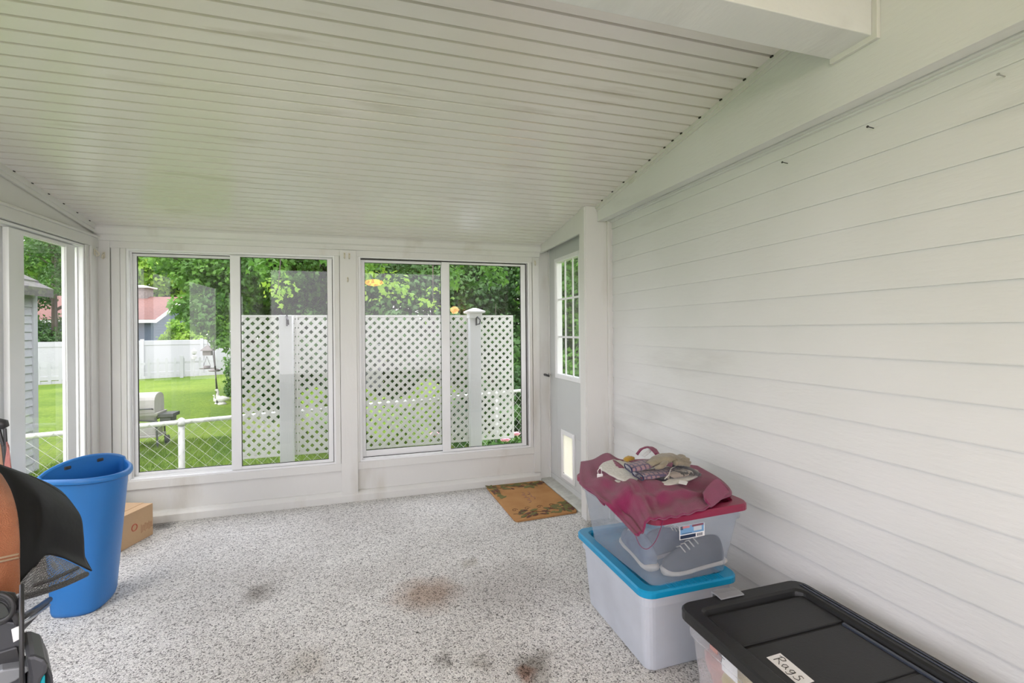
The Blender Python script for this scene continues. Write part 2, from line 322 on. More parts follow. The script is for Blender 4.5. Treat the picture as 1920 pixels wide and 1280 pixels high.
slider('window_1', 'left sliding window of the back wall with grill and lawn behind', 'y', YB, 1, -1.566, -0.221, 0.30, 1.905,
       [(-1.550, -0.905, -1.523, -0.937, 0.345, 1.861, 0.045), (-0.937, -0.240, -0.872, -0.275, 0.337, 1.875, 0.012)])
slider('window_2', 'right sliding window of the back wall, white lattice behind it', 'y', YB, 1, -0.045, 1.368, 0.30, 1.910,
       [(-0.030, 0.640, 0.000, 0.607, 0.372, 1.868, 0.045), (0.607, 1.335, 0.672, 1.295, 0.337, 1.871, 0.012)])
for nm, q in (('window_1', [(-1.552, -0.937, yf+0.030, yf+0.040, 1.8785, 1.888), (-0.24, -0.236, yf+0.012, yf+0.03, 0.32, 1.88)]), ('window_2', [(1.336, 1.343, yf+0.010, yf+0.03, 0.318, 1.892), (-0.03, 1.34, yf+0.010, yf+0.03, 1.886, 1.893), (-0.03, 0.607, yf+0.034, yf+0.044, 0.318, 0.326)])):
    wo = bpy.data.objects[nm]
    for (a0_, a1_, d0_, d1_, e0_, e1_) in q: MB().box(a0_, a1_, d0_, d1_, e0_, e1_).build('track_gap_shade', M_dark, wo)  # solid dark strips stand in for the shade of the deep tracks
# --- left wall
lw = MB(); xf = XL
lw.box(xf-0.11, xf, YN, YB+0.11, -0.6, 0.30)
lw.prism([(YN, 1.90), (YB+0.11, 1.90), (YB+0.11, zc(YB)+0.02), (YN, zc(YN)+0.02)], 'x', xf-0.11, xf-0.004)
units = [(3.749, 2.42), (2.26, 0.93), (0.77, -0.56)]
edges = [YB+0.11]+[v for u in units for v in u]+[YN]
for i in range(0, len(edges), 2): lw.box(xf-0.11, xf, min(edges[i], edges[i+1]), max(edges[i], edges[i+1]), 0.30, 1.90)
struct(lw, 'wall_left', M_trim, 'left white wall with gable panel over its sliding windows', bevel=0.002)
t8 = MB(); t8.box(xf, xf+0.016, YN, YB, 1.900, 1.962); t8.prism([(xf, 1.962), (xf+0.030, 1.962), (xf+0.030, 1.975), (xf+0.012, 1.984), (xf, 1.984)], 'y', YN, YB)
struct(t8, 'trim_6', M_trim, 'white header moulding above the left windows', bevel=0.0015)
t9 = MB()
for dz, th in ((0.0, 0.020), (0.022, 0.012)):
    t9.prism([(YN, zc(YN)-dz-0.03), (YB, zc(YB)-dz-0.03), (YB, zc(YB)-dz+0.002), (YN, zc(YN)-dz+0.002)], 'x', xf, xf+th)
struct(t9, 'trim_7', M_trim, 'white sloping moulding between left gable panel and ceiling', bevel=0.001)
t10 = MB(); t10.box(xf, xf+0.012, 3.86, YB, 0.08, 1.90); t10.box(xf, xf+0.018, 3.79, 3.852, 0.08, 1.90); t10.box(xf, xf+0.008, 3.752, 3.786, 0.30, 1.90)
struct(t10, 'trim_8', M_trim, 'white corner boards at the far end of the left wall', bevel=0.002)
for n, (b1, a1) in enumerate(units):
    mid = (a1+b1)/2-0.01
    slider('window_%d' % (3+n), ['sliding window in the left wall nearest the far corner', 'unseen middle window frame of the left wall, unglazed to let in light', 'unseen near window frame of the left wall, unglazed to let in light'][n],
           'x', xf, -1, a1, b1, 0.30, 1.895,
           [(a1+0.015, 3.115, a1+0.05, 3.03, 0.345, 1.855, 0.045), (3.088, 3.670, 3.202, 3.580, 0.34, 1.855, 0.012)] if n == 0 else [])  # unseen middle and near windows get no panes, to let in light
# --- unseen rear wall of the porch; its open bay is added to let in light
rw = MB(); rw.box(XL-0.11, XR+0.1, YN-0.12, YN, -0.6, 0.55); rw.box(XL-0.11, XR+0.1, YN-0.12, YN, 2.45, 2.85)
rw.box(XL-0.11, XL+0.1, YN-0.12, YN, 0.55, 2.45); rw.box(XR-0.1, XR+0.1, YN-0.12, YN, 0.55, 2.45)
struct(rw, 'wall_rear', M_trim, 'unseen white rear wall, open bay added to let in light', bevel=0.002)
# --- right wall: lap siding, door recess
sw = MB(); z0 = 1.329-0.1148*12; ya, yb = YN, 2.965
for i in range(25):
    za = z0+0.1148*i; zb_ = za+0.1148
    if za > 2.12: break
    za_ = max(za, 0.0)
    fx = (za_-za)/0.1148
    # shallow gap line: lap bottom stands proud by 11 mm
    sw.prism([(XR-0.009+0.007*fx, za_), (XR-0.0094+0.007*fx, za_+0.004), (XR-0.001, zb_-0.002), (XR-0.001, zb_+0.004), (XR+0.02, zb_+0.004), (XR+0.02, za_)], 'y', ya, yb-(0.004 if i % 2 else 0.0))
struct(sw, 'wall_right', M_side, 'right wall of white lap siding', fix=True)
sw2 = MB(); sw2.box(XR+0.02, XR+0.14, YN, 3.0, -0.6, 2.9); sw2.box(1.57, XR+0.14, 3.0, YB+0.11, 2.06, 2.6); sw2.box(1.60, 1.625, 3.975, YB+0.11, -0.6, 2.06); sw2.box(1.60, 1.66, 3.0, 3.13, -0.6, 2.06)
struct(sw2, 'trim_16', M_trim, 'wall core behind the siding')
# joints of siding boards
pst = MB(); pst.box(1.456, 1.650, 2.970, 3.058, 0, zc(3.0)+0.004)
struct(pst, 'trim_9', M_trim, 'white wooden post standing between grey door and siding', bevel=0.003)
ps2 = MB(); ps2.box(1.615, 1.635, 2.952, 2.971, 0, 2.07); ps2.box(1.637, 1.66, 2.960, 2.971, 0, 2.07)
struct(ps2, 'trim_10', M_trim, 'narrow white strip closing the end of the siding', bevel=0.002)
cas = MB(); cas.box(1.446, 1.457, 2.975, 3.055, 0, zc(3.0)); cas.box(1.456, 1.56, YB-0.006, YB+0.11, 0, 2.02); cas.box(1.54, 1.552, YB-0.02, YB+0.09, 0, 2.06)
struct(cas, 'trim_11', M_trim, 'white casing and jamb around the grey door', bevel=0.002)
hd = MB(); hd.prism([(3.056, 2.0), (YB+0.05, 1.985), (YB+0.05, zc(YB)+0.002), (3.056, zc(3.056)+0.002)], 'x', 1.456, 1.476)
hd.box(1.476, 1.58, 3.056, YB+0.05, 2.052, 2.075)
struct(hd, 'trim_12', M_trim, 'white tapered head board above the grey door', bevel=0.0015)
fz = MB(); zb0 = 2.067
fz.prism([(2.967, zb0), (2.967, zc(2.967)+0.004), (YN, zc(YN)+0.004), (YN, zb0)], 'x', 1.545, 1.60)
fz.box(1.60, 1.618, YN, 2.967, zb0+0.008, zb0+0.03); fz.box(1.618, 1.637, YN, 2.967, zb0+0.002, zb0+0.03); fz.box(1.637, 1.662, YN, 2.967, zb0-0.004, zb0+0.05)
struct(fz, 'trim_13', M_side, 'broad white frieze board under the ceiling on the right', bevel=0.002)
cr = MB()
for dz, th in ((0.0, 0.016), (0.016, 0.008)):
    cr.prism([(1.232, zc(1.232)-dz-0.018), (2.967, zc(2.967)-dz-0.018), (2.967, zc(2.967)-dz+0.002), (1.232, zc(1.232)-dz+0.002)], 'x', 1.545-th, 1.545)
struct(cr, 'trim_14', M_trim, 'white quarter moulding between frieze board and ceiling', bevel=0.001)
jn = MB()  # solid dark blocks paint in the shade of open joint ends
for i in range(-6, 31):
    if i % 2 == 0 or i % 7 == 3: yy = yl(i); jn.box(1.524, 1.532, yy-0.006, yy+0.007, zc(yy)-0.005, zc(yy)+0.001)
for i in range(-1, 31):
    if i % 2 == 1: yy = yl(i); jn.box(XL+0.018, XL+0.024, yy-0.006, yy+0.007, zc(yy)-0.004, zc(yy)+0.001)
struct(jn, 'trim_17', M_dark, 'dark blocks painted as shade of open plank joint ends along both ceiling edges')
bmx = MB(); bmx.box(XL, 1.545, 1.090, 1.232, 2.238, zc(1.09)+0.05)
struct(bmx, 'trim_18', M_side, 'boxed white beam crossing the ceiling', bevel=0.003)
bm2 = MB(); bm2.prism([(1.072, 2.220), (1.232, 2.220), (1.232, 2.240), (1.09, 2.240), (1.09, 2.62), (1.072, 2.62)], 'x', 1.530, 1.545)
struct(bm2, 'trim_15', M_trim, 'white edge moulding where beam meets frieze board', bevel=0.002)
# dark gaps along the ceiling edges are the shade blocks above, not cut joints
# --- door
DX = 1.552
dr = empty('door_1', (DX, 3.56, 0.03), 'grey entry door with nine-lite window and pet flap', 'door', None, 'structure')
d = MB(); y0, y1, zt = 3.15, 3.965, 2.05
gy0, gy1, gz0, gz1 = 3.262, 3.742, 0.925, 1.905
d.box(DX, DX+0.044, y0, gy0, 0.035, zt); d.box(DX, DX+0.044, gy1, y1, 0.035, zt); d.box(DX, DX+0.044, gy0, gy1, gz1, zt)
py0, py1, pz0, pz1 = 3.395, 3.610, 0.125, 0.475
d.box(DX, DX+0.044, gy0, gy1, pz1, gz0); d.box(DX, DX+0.044, gy0, py0, 0.035, pz1); d.box(DX, DX+0.044, py1, gy1, 0.035, pz1); d.box(DX, DX+0.044, py0, py1, 0.035, pz0)
d.build('door_leaf', M_door, dr, bevel=0.002)
lf = MB(); frame_rect(lf, 'x', DX-0.010, 0.014, gy0-0.012, gy1+0.012, gz0-0.012, gz1+0.012, 0.030); frame_rect(lf, 'x', DX-0.004, 0.05, gy0+0.01, gy1-0.01, gz0+0.01, gz1-0.01, 0.014)
lfo = lf.build('lite_frame', M_vinyl, dr, bevel=0.003)
MB().quad((DX+0.02, gy0, gz0), (DX+0.02, gy1, gz0), (DX+0.02, gy1, gz1), (DX+0.02, gy0, gz1)).build('glass_pane', M_glass, lfo, fix=False)
gr = MB()
for i in (1, 2):
    yy = lerp(gy0+0.02, gy1-0.02, i/3); gr.box(DX+0.010, DX+0.018, yy-0.008, yy+0.008, gz0+0.01, gz1-0.01)
    zz = lerp(gz0+0.02, gz1-0.02, i/3); gr.box(DX+0.011, DX+0.017, gy0+0.01, gy1-0.01, zz-0.008, zz+0.008)
gr.build('muntin_grille', M_vinyl, lfo, bevel=0.001)
M_flap = frosted('pet_flap_plastic', (0.93, 0.91, 0.82), 0.8)
pf = MB(); frame_rect(pf, 'x', DX-0.014, 0.016, py0-0.022, py1+0.022, pz0-0.022, pz1+0.026, 0.034, 0.038, 0.04)
pfo = pf.build('pet_flap_frame', M_vinyl, dr, bevel=0.004)
n1 = [(x_, y_, DX-0.002) for x_, y_, _ in rrect(py0+0.006, py1-0.006, pz0+0.006, pz1+0.05, 0.035, 0)]
fl_ = MB(); fl_.prism([(a, min(b, pz1-0.006)) for a, b, c in n1], 'x', DX-0.003, DX+0.002); fl_.build('pet_flap', M_flap, pfo)
MB().tube([(DX-0.005, a, min(b, pz1-0.006)) for a, b, c in n1], 0.002, 6, closed=True).build('flap_seal', M_dark, pfo)
hn = MB(); hn.lathe([(0.0, 0), (0.024, 0), (0.026, 0.006), (0.02, 0.012), (0.010, 0.016), (0.010, 0.05)], (0, 0, 0), 20)
hn.v = [(DX-z, 3.905+x, 0.925+y) for x, y, z in hn.v]
hn.tube([(DX-0.045, 3.905, 0.925), (DX-0.052, 3.885, 0.927), (DX-0.052, 3.84, 0.926), (DX-0.048, 3.80, 0.922)], [0.010, 0.011, 0.010, 0.008], 10)
hn.build('door_handle', M_black, dr, smooth=True)
sp = MB(); sp.box(DX-0.006, DX, y0, y1, 0.035, 0.075); sp.build('door_sweep', M_door, dr, bevel=0.002)
th = MB(); th.prism([(1.456, 0), (1.456, 0.016), (1.475, 0.022), (1.545, 0.028), (1.552, 0.034), (1.60, 0.034), (1.60, 0)], 'y', 3.06, YB+0.005)
th.build('door_threshold', mat('worn_aluminium', (0.62, 0.63, 0.58), 0.5, 0.3, noise=(20, 0.25, (0.42, 0.42, 0.38))), dr)
# ================================================================== SMALL FIXTURES ON THE WALLS
M_hook = weathered('old_painted_hook', (0.68, 0.64, 0.52), (0.40, 0.30, 0.18), 0.5, 20, (1, 1, 1), 0.9)
def wall_hook(px, py, label, face='y', val=YB-0.014, group=None, s=1.0):
    p = at(px, py, **{face: val}); mb = MB()
    n = Vector((0, -1, 0)) if face == 'y' else Vector((1, 0, 0)); zz = Vector((0, 0, 1)); sd_ = n.cross(zz)
    pl = MB(); pl.obox(p+n*0.002, sd_*0.007*s, zz*0.020*s, n*0.002)
    r = empty('coat_hook', p, label, 'hook', group)
    pl.build('back_plate', M_hook, r, bevel=0.001)
    mb.tube([p+n*0.004+zz*0.010*s, p+n*0.016*s+zz*0.002*s, p+n*0.026*s-zz*0.012*s, p+n*0.024*s-zz*0.024*s+sd_*0.002, p+n*0.012*s-zz*0.028*s, p+n*0.006*s-zz*0.018*s], 0.0035*s, 8)
    mb.build('hook_arm', M_hook, r, smooth=True)
wall_hook(177, 472, 'painted hook left of the corner, on the left wall end board', 'x', XL+0.020)
wall_hook(195, 478, 'painted hook right of the corner, left of the left back window')
wall_hook(646, 478, 'left one of two painted hooks high on the post between windows')
wall_hook(655, 479, 'right one of two painted hooks high on the post between windows')
wall_hook(652, 523, 'single small old hook just below the pair on the post', s=0.8)
wall_hook(1003, 492, 'small painted hook beside the top corner of the right window', s=0.9)
wall_hook(1086, 424, 'thin bent hook in the head board above grey door', 'x', 1.456, s=0.7)
for px, py, lab in ((1475, 306, 'dark nail in the siding, leftmost of the three nails'), (1636, 240, 'dark nail in the siding, middle one of three nails'), (1882, 143, 'bent nail in the siding, rightmost and painted over')):
    p = at(px, py, x=XR-0.008); mb = MB()
    mb.tube([p+Vector((0.006, 0, 0)), p+Vector((-0.022, 0, 0.002))], 0.0017, 8); mb.tube([p+Vector((-0.022, 0, 0.002)), p+Vector((-0.024, 0, 0.002))], 0.0042, 10)
    tag(mb.build('nail', M_metal if py < 200 else M_black), lab, 'nail')
# ================================================================== OUTDOORS
GZ = -0.6
def grass_mat():
    m = mat('lawn_grass', (0.13, 0.24, 0.035), 0.8, spec=0.15); t = m.node_tree; b = t.nodes['Principled BSDF']
    a = ramp(t, noise_node(t, 0.35, 6), 0.35, 0.65, (0.13, 0.22, 0.025), (0.26, 0.35, 0.05))
    c = ramp(t, noise_node(t, 14, 8, (1, 1, 1)), 0.35, 0.7, (0.60, 0.68, 0.6), (1, 1, 1))
    t.links.new(mixrgb(t, 0.9, a, c, 'MULTIPLY'), b.inputs['Base Color'])
    bp = t.nodes.new('ShaderNodeBump'); bp.inputs['Strength'].default_value = 0.8; bp.inputs['Distance'].default_value = 0.03
    t.links.new(noise_node(t, 40, 6), bp.inputs['Height']); t.links.new(bp.outputs[0], b.inputs['Normal']); return m
M_grass = grass_mat()
g = MB(); g.grid(lambda u, v: Vector((-60+120*u, -15+95*v, GZ-0.02)), 4, 4)
tag(g.build('ground', M_grass, fix=False), 'mown green lawn around the porch', 'ground', None, 'structure')
# grass blades near the fence
rs = np.random.RandomState(3)
def blades(n, x0, x1, y0, y1, h, name, mt, label):
    x = rs.uniform(x0, x1, n); y_ = rs.uniform(y0, y1, n); a = rs.uniform(0, 6.28, n); hh = h*rs.uniform(0.5, 1.2, n); wd = 0.0035
    P = np.zeros((n, 3, 3)); P[:, 0] = np.c_[x-np.cos(a)*wd, y_-np.sin(a)*wd, np.full(n, GZ-0.02)]; P[:, 1] = np.c_[x+np.cos(a)*wd, y_+np.sin(a)*wd, np.full(n, GZ-0.02)]
    P[:, 2] = np.c_[x+rs.normal(0, 0.02, n), y_+rs.normal(0, 0.02, n), GZ-0.02+hh]
    me = bpy.data.meshes.new(name); me.from_pydata(P.reshape(-1, 3).tolist(), [], np.arange(3*n).reshape(-1, 3).tolist()); me.materials.append(mt)
    o = bpy.data.objects.new(name, me); COL.objects.link(o); return tag(o, label, 'grass', None, 'stuff')
blades(60000, -4.5, 1.0, 5.0, 10.0, 0.06, 'grass', leaf_mat('grass_blade', (0.11, 0.20, 0.025), (0.20, 0.30, 0.05), 0.4), 'short grass blades of the lawn behind the chain link fence')
# ---- lattice screen
M_lat = mat('white_lattice_vinyl', (0.80, 0.80, 0.77), 0.5, noise=(2.5, 0.25, (0.68, 0.69, 0.64)))
M_post = weathered('weathered_white_post', (0.74, 0.75, 0.75), (0.42, 0.42, 0.42), 0.6, 3, (2, 2, 0.2), 0.9)
def clip(poly, x0, x1, z0, z1):
    def cut(p, f):
        out = []
        for i in range(len(p)):
            a, b = p[i], p[(i+1) % len(p)]; fa, fb = f(a), f(b)
            if fa >= 0: out.append(a)
            if fa*fb < 0: t = fa/(fa-fb); out.append((a[0]+(b[0]-a[0])*t, a[1]+(b[1]-a[1])*t))
        return out
    for f in (lambda p: p[0]-x0, lambda p: x1-p[0], lambda p: p[1]-z0, lambda p: z1-p[1]):
        poly = cut(poly, f)
        if len(poly) < 3: return None
    return poly
lx0, lx1, lz0, lz1, LY = -1.035, 1.400, 0.255, 1.462, 4.50
lat = empty('lattice_panel', ((lx0+lx1)/2, LY, lz0), 'long white diamond lattice screen standing outside behind both windows', 'lattice panel')
per = 0.0765; hw = 0.0275*0.7071
for s_, yy in ((1, LY), (-1, LY+0.006)):
    mb = MB(); L = (lx1-lx0)+(lz1-lz0); n = int(L/per)+2
    for i in range(-1, n+1):
        c = lx0-(lz1-lz0)+i*per if s_ > 0 else lx0+i*per
        H_ = lz1-lz0; pl = [(c-hw, lz0), (c+hw, lz0), (c+hw+s_*H_, lz1), (c-hw+s_*H_, lz1)]
        q = clip(pl, lx0, lx1, lz0, lz1)
        if q: mb.prism(q, 'y', yy, yy+0.006)
    mb.build('lattice_slats', M_lat, lat)
mb = MB(); frame_rect(mb, 'y', LY-0.003, 0.018, lx0-0.004, lx1+0.004, lz0-0.004, lz1+0.004, 0.016); mb.box(-0.575, -0.560, LY-0.004, LY+0.014, lz0, lz1)
mb.build('lattice_border', M_lat, lat, bevel=0.001)
def lpost(x0, x1, ztop, cap, label):
    p = empty('fence_post', ((x0+x1)/2, LY-0.06, GZ-0.02), label, 'post')
    MB().box(x0, x1, LY-0.11, LY-0.012, GZ-0.05, ztop).build('post_shaft', M_post, p, bevel=0.004)
    if cap:
        cx, cy = (x0+x1)/2, LY-0.061; mb = MB(); h = 0.062
        def sq(r, z): return [(cx-r, cy-r, z), (cx+r, cy-r, z), (cx+r, cy+r, z), (cx-r, cy+r, z)]
        mb.rings([sq(h, ztop-0.02), sq(h, ztop+0.025), sq(h+0.024, ztop+0.030), sq(h+0.028, ztop+0.045), sq(0.040, ztop+0.068), sq(0.012, ztop+0.078)])
        mb.build('post_cap', M_vinyl, p, bevel=0.003)
    return p
lpost(-0.692, -0.590, 1.462, False, 'weathered white post without cap holding the left part of the lattice')
lpost(0.945, 1.052, 1.455, True, 'white post with flared pyramid cap at the right of the lattice')
for px, lab in ((538, 'black iron hook on the weathered post without cap'), (893, 'black iron hook under the pyramid cap post top')):
    p = at(px, 600, y=LY-0.115); mb = MB()
    mb.box(p.x-0.006, p.x+0.006, p.y-0.004, p.y+0.003, p.z-0.05, p.z+0.045)
    mb.tube([p+Vector((0, -0.003, 0.02)), p+Vector((0, -0.05, 0.03)), p+Vector((0.02, -0.08, 0.0)), p+Vector((0.02, -0.06, -0.035)), p+Vector((0.005, -0.03, -0.04))], 0.006, 8)
    tag(mb.build('plant_hook', M_black, smooth=False), lab, 'hook')
# ---- chain link fence
M_wire = mat('white_coated_wire', (0.60, 0.61, 0.58), 0.5, noise=(10, 0.3, (0.46, 0.46, 0.44)))
fA, fB = Vector((-4.6, 4.24, 0.5)), Vector((3.4, 6.5, 0.5)); fd = (fB-fA).normalized()
fen = empty('chain_link_fence', (fA.x, fA.y, GZ-0.02), 'low chain link fence with white top rail crossing the lawn', 'fence')
MB().tube([fA, fB], 0.021, 12).build('top_rail', M_wire, fen, smooth=True)
mb = MB(); Lf = (fB-fA).length; ww = 0.052; rows = 21; hz = 1.13/rows
def wseg(a, b, r=0.0016):
    d = (b-a).normalized(); u = d.cross(Vector((0.28, -0.96, 0))).normalized(); v = d.cross(u); n = len(mb.v)
    for e in (a, b):
        for k in range(3): an = 2.094*k; mb.v.append(tuple(e+u*r*math.cos(an)+v*r*math.sin(an)))
    for k in range(3): mb.f.append((n+k, n+(k+1) % 3, n+3+(k+1) % 3, n+3+k))
N = int(Lf/ww)
for i in range(N):
    for j in range(rows):
        o0, o1 = (0, 1) if (i+j) % 2 == 0 else (1, 0)
        a = fA+fd*((i+o0)*ww); b = fA+fd*((i+o1)*ww); a = a.copy(); b = b.copy(); off = Vector((0.28, -0.96, 0))*(0.023 if i % 2 else 0.026)
        a.z = GZ-0.02+j*hz; b.z = a.z+hz; wseg(a+off, b+off)
mb.build('wire_mesh', M_wire, fen, fix=False)
for px in (347,):
    t_ = None
for tpos in (0.372, 0.03, 0.78):
    p = fA.lerp(fB, tpos); pm = MB(); pm.tube([(p.x, p.y, GZ-0.05), (p.x, p.y, p.z-0.02)], 0.026, 14)
    pm.tube([(p.x, p.y, p.z-0.03), (p.x, p.y, p.z+0.0), (p.x, p.y, p.z+0.028), (p.x, p.y, p.z+0.04)], [0.034, 0.034, 0.026, 0.008], 14)
    pm.tube([p-fd*0.02, p+fd*0.02], 0.028, 12); pm.build('line_post', M_wire, fen, smooth=True)
# ---- white panel fence and picket fence
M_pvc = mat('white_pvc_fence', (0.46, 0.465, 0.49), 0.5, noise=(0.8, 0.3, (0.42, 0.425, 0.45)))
pA, pB = Vector((-16, 23.6, 0)), Vector((-3.0, 26.6, 0)); pd = (pB-pA).normalized(); pn = Vector((-pd.y, pd.x, 0))
fz2 = empty('panel_fence', (pA.x, pA.y, GZ), 'tall solid white panel fence in front of the blue house', 'fence')
LP = (pB-pA).length; zt2 = 1.00
def along(mb, s0, s1, z0, z1, th, off=0):
    c = pA+pd*((s0+s1)/2)+pn*off; mb.obox((c.x, c.y, (z0+z1)/2), pd*((s1-s0)/2), pn*th, Vector((0, 0, (z1-z0)/2)))
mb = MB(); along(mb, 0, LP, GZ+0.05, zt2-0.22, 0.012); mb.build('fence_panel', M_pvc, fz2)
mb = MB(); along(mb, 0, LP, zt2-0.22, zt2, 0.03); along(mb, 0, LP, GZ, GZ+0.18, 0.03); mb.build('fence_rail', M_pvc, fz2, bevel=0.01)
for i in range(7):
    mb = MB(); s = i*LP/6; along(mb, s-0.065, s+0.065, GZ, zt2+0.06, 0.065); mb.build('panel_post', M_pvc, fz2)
kA, kB = at(80, 722, z=GZ), at(410, 703, z=GZ); kA = kA+(kA-kB)*0.6; kd = (kB-kA); LK = kd.length+1.2; kd.normalize(); kn = Vector((-kd.y, kd.x, 0))
pk = empty('picket_fence', (kA.x, kA.y, GZ), 'low white picket fence at the far edge of the lawn', 'fence')
def alk(mb, s0, s1, z0, z1, th, off=0):
    c = kA+kd*((s0+s1)/2)+kn*off; mb.obox((c.x, c.y, (z0+z1)/2), kd*((s1-s0)/2), kn*th, Vector((0, 0, (z1-z0)/2)))
mb = MB(); alk(mb, 0, LK, GZ+0.02, GZ+0.13, 0.022, 0.03); alk(mb, 0, LK, GZ+0.60, GZ+0.69, 0.022, 0.03); mb.build('fence_rail', M_pvc, pk)
npk = int(LK/0.30); src = None
for i in range(npk):
    s = i*0.30
    if i < max(0, npk-100): continue
    c = kA+kd*s; t = MB(); base = [(-0.045, 0), (0.045, 0), (0.045, 0.78), (0, 0.86), (-0.045, 0.78)]
    if src is None:
        t.prism(base, 'y', -0.01, 0.01); src = t.build('picket', M_pvc, None); src.rotation_euler.z = math.atan2(kd.y, kd.x); o = src
    else: o = src.copy(); COL.objects.link(o)
    o.parent = pk; o.matrix_parent_inverse = Matrix.Translation(pk.location).inverted(); o.location = (c.x, c.y, GZ+0.02)
for i in range(6):
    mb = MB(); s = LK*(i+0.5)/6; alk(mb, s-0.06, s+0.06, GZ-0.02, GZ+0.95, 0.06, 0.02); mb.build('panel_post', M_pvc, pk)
# ---- blue house
M_blue = mat('blue_clapboard', (0.115, 0.15, 0.215), 0.6, noise=(2, 0.3, (0.095, 0.125, 0.18)))
M_roof = mat('red_brown_shingles', (0.24, 0.115, 0.09), 0.9, noise=(9, 0.25, (0.16, 0.08, 0.065)))
M_white2 = mat('house_white_trim', (0.62, 0.62, 0.62), 0.5, noise=(3, 0.3, (0.74, 0.74, 0.74)))
hx, hy0, hy1, he, hr = -10.96, 30.0, 38.0, 2.06, 3.42
hs = empty('house', (-16, 34, GZ), 'blue clapboard house with red-brown roof beyond the white fence', 'house')
mb = MB(); mb.prism([(hy0, GZ-0.02), (hy1, GZ-0.02), (hy1, he), ((hy0+hy1)/2, hr-0.02), (hy0, he)], 'x', hx-14, hx)
for k in range(18):
    z_ = GZ+0.15+k*0.15
    if z_ < he: mb.box(hx-14, hx+0.012, hy0-0.012, hy1, z_, z_+0.12)
    else:
        f = (z_-he)/(hr-he); mb.box(hx-0.1, hx+0.012, hy0+f*4, hy1-f*4, z_, z_+0.12)
mb.build('house_wall', M_blue, hs)
rf = MB(); ov = 0.35; sl = (hr-he)/4
rf.prism([(hy0-ov, he-ov*sl), (34, hr), (hy1+ov, he-ov*sl), (hy1+ov, he-ov*sl+0.12), (34, hr+0.12), (hy0-ov, he-ov*sl+0.12)], 'x', hx-14.3, hx+0.35); rf.build('roof', M_roof, hs)
rt = MB(); rt.prism([(hy0-ov-0.02, he-ov*sl-0.06), (34, hr-0.07), (hy1+ov, he-ov*sl-0.06), (hy1+ov, he-ov*sl+0.11), (34, hr+0.11), (hy0-ov-0.02, he-ov*sl+0.11)], 'x', hx+0.35, hx+0.40)
rt.box(hx-14.3, hx+0.4, hy0-ov-0.06, hy0-ov, he-ov*sl-0.07, he-ov*sl+0.10); rt.build('rake_board', M_white2, hs)
ch = MB(); ch.box(-13.4, -12.45, 33.6, 34.5, hr-0.4, hr+0.62); cho = ch.build('chimney', mat('grey_brick_chimney', (0.16, 0.14, 0.13), 0.8, noise=(6, 0.2, (0.25, 0.22, 0.2))), hs)
ch = MB(); c_ = (-12.92, 34.05); ch.rings([[(c_[0]+a*r, c_[1]+b*r, hr+h_) for a, b in ((-1, -1), (1, -1), (1, 1), (-1, 1))] for r, h_ in ((0.62, 0.62), (0.64, 0.70), (0.18, 0.80))]); ch.build('chimney_cap', M_white2, cho)
wd = MB(); wa, wb_ = 33.7, 37.3; wd.box(hx, hx+0.08, wa, wb_, 1.36, 1.50); wd.box(hx, hx+0.08, wa, wa+0.14, 0.2, 1.4); wd.box(hx, hx+0.08, wb_-0.16, wb_, 0.2, 1.4); wd.box(hx, hx+0.08, 35.2, 35.4, 0.2, 1.4)
wf = wd.build('window_frame', M_white2, hs); MB().box(hx, hx+0.02, wa+0.1, wb_-0.1, 0.2, 1.4).build('window_pane', mat('dark_house_glass', (0.05, 0.06, 0.07), 0.1, noise=(2, 0.3, (0.08, 0.09, 0.09))), wf)
# ---- white garden shed (seen through the left window)
shd = empty('garden_shed', (-6.0, 7.2, GZ), 'white clapboard shed with dark roof seen through the left window', 'shed')
sx1 = at(64, 700, y=8.4).x
mb = MB(); mb.box(-7.4, sx1, 5.6, 8.4, GZ-0.02, 1.92)
for k in range(22):
    z_ = GZ+k*0.115; mb.prism([(sx1, z_+0.115), (sx1+0.016, z_), (sx1, z_)], 'y', 5.6, 8.36)
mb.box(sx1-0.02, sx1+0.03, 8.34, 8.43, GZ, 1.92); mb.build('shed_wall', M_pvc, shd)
M_shin = mat('dark_shingles', (0.10, 0.095, 0.09), 0.9, noise=(14, 0.25, (0.17, 0.16, 0.15)))
mb = MB(); xm = (sx1-7.4)/2; mb.prism([(sx1+0.22, 1.84), (xm, 2.95), (-7.62, 1.84), (-7.62, 1.94), (xm, 3.07), (sx1+0.22, 1.94)], 'y', 5.4, 8.42)
for k in range(10):
    f = k/10; g_ = (k+1)/10; A = lambda t_: (lerp(sx1+0.22, xm, t_), lerp(1.94, 3.07, t_)); mb.prism([A(f), A(g_), (A(f)[0], A(f)[1]+0.022)], 'y', 5.4, 8.42)
mb.build('shed_roof', M_shin, shd)
# ---- grill cart
M_gl = mat('weathered_grill_lid', (0.52, 0.50, 0.46), 0.6, noise=(6, 0.3, (0.34, 0.32, 0.29)))
M_gd = mat('dark_grill_metal', (0.06, 0.065, 0.065), 0.6, noise=(6, 0.3, (0.10, 0.10, 0.10)))
gx, gy = -3.58, 9.60; gr_ = empty('gas_grill', (gx, gy, GZ-0.02), 'weathered grill on a dark cart standing in the lawn', 'grill')
mb = MB(); prof = []
for a in range(0, 181, 15):
    t_ = math.radians(a); prof.append((gy-0.21*math.cos(t_), 0.06+0.25*math.sin(t_)**0.45))
mb.prism([(gy-0.21, -0.02)]+prof[:]+[(gy+0.21, -0.02)], 'x', gx-0.19, gx+0.19); lid = mb.build('grill_lid', M_gl, gr_, bevel=0.01)
MB().tube([(gx-0.17, gy-0.22, 0.05), (gx-0.17, gy-0.26, 0.06), (gx+0.17, gy-0.26, 0.06), (gx+0.17, gy-0.22, 0.05)], 0.011, 8).build('lid_handle', M_gd, lid)
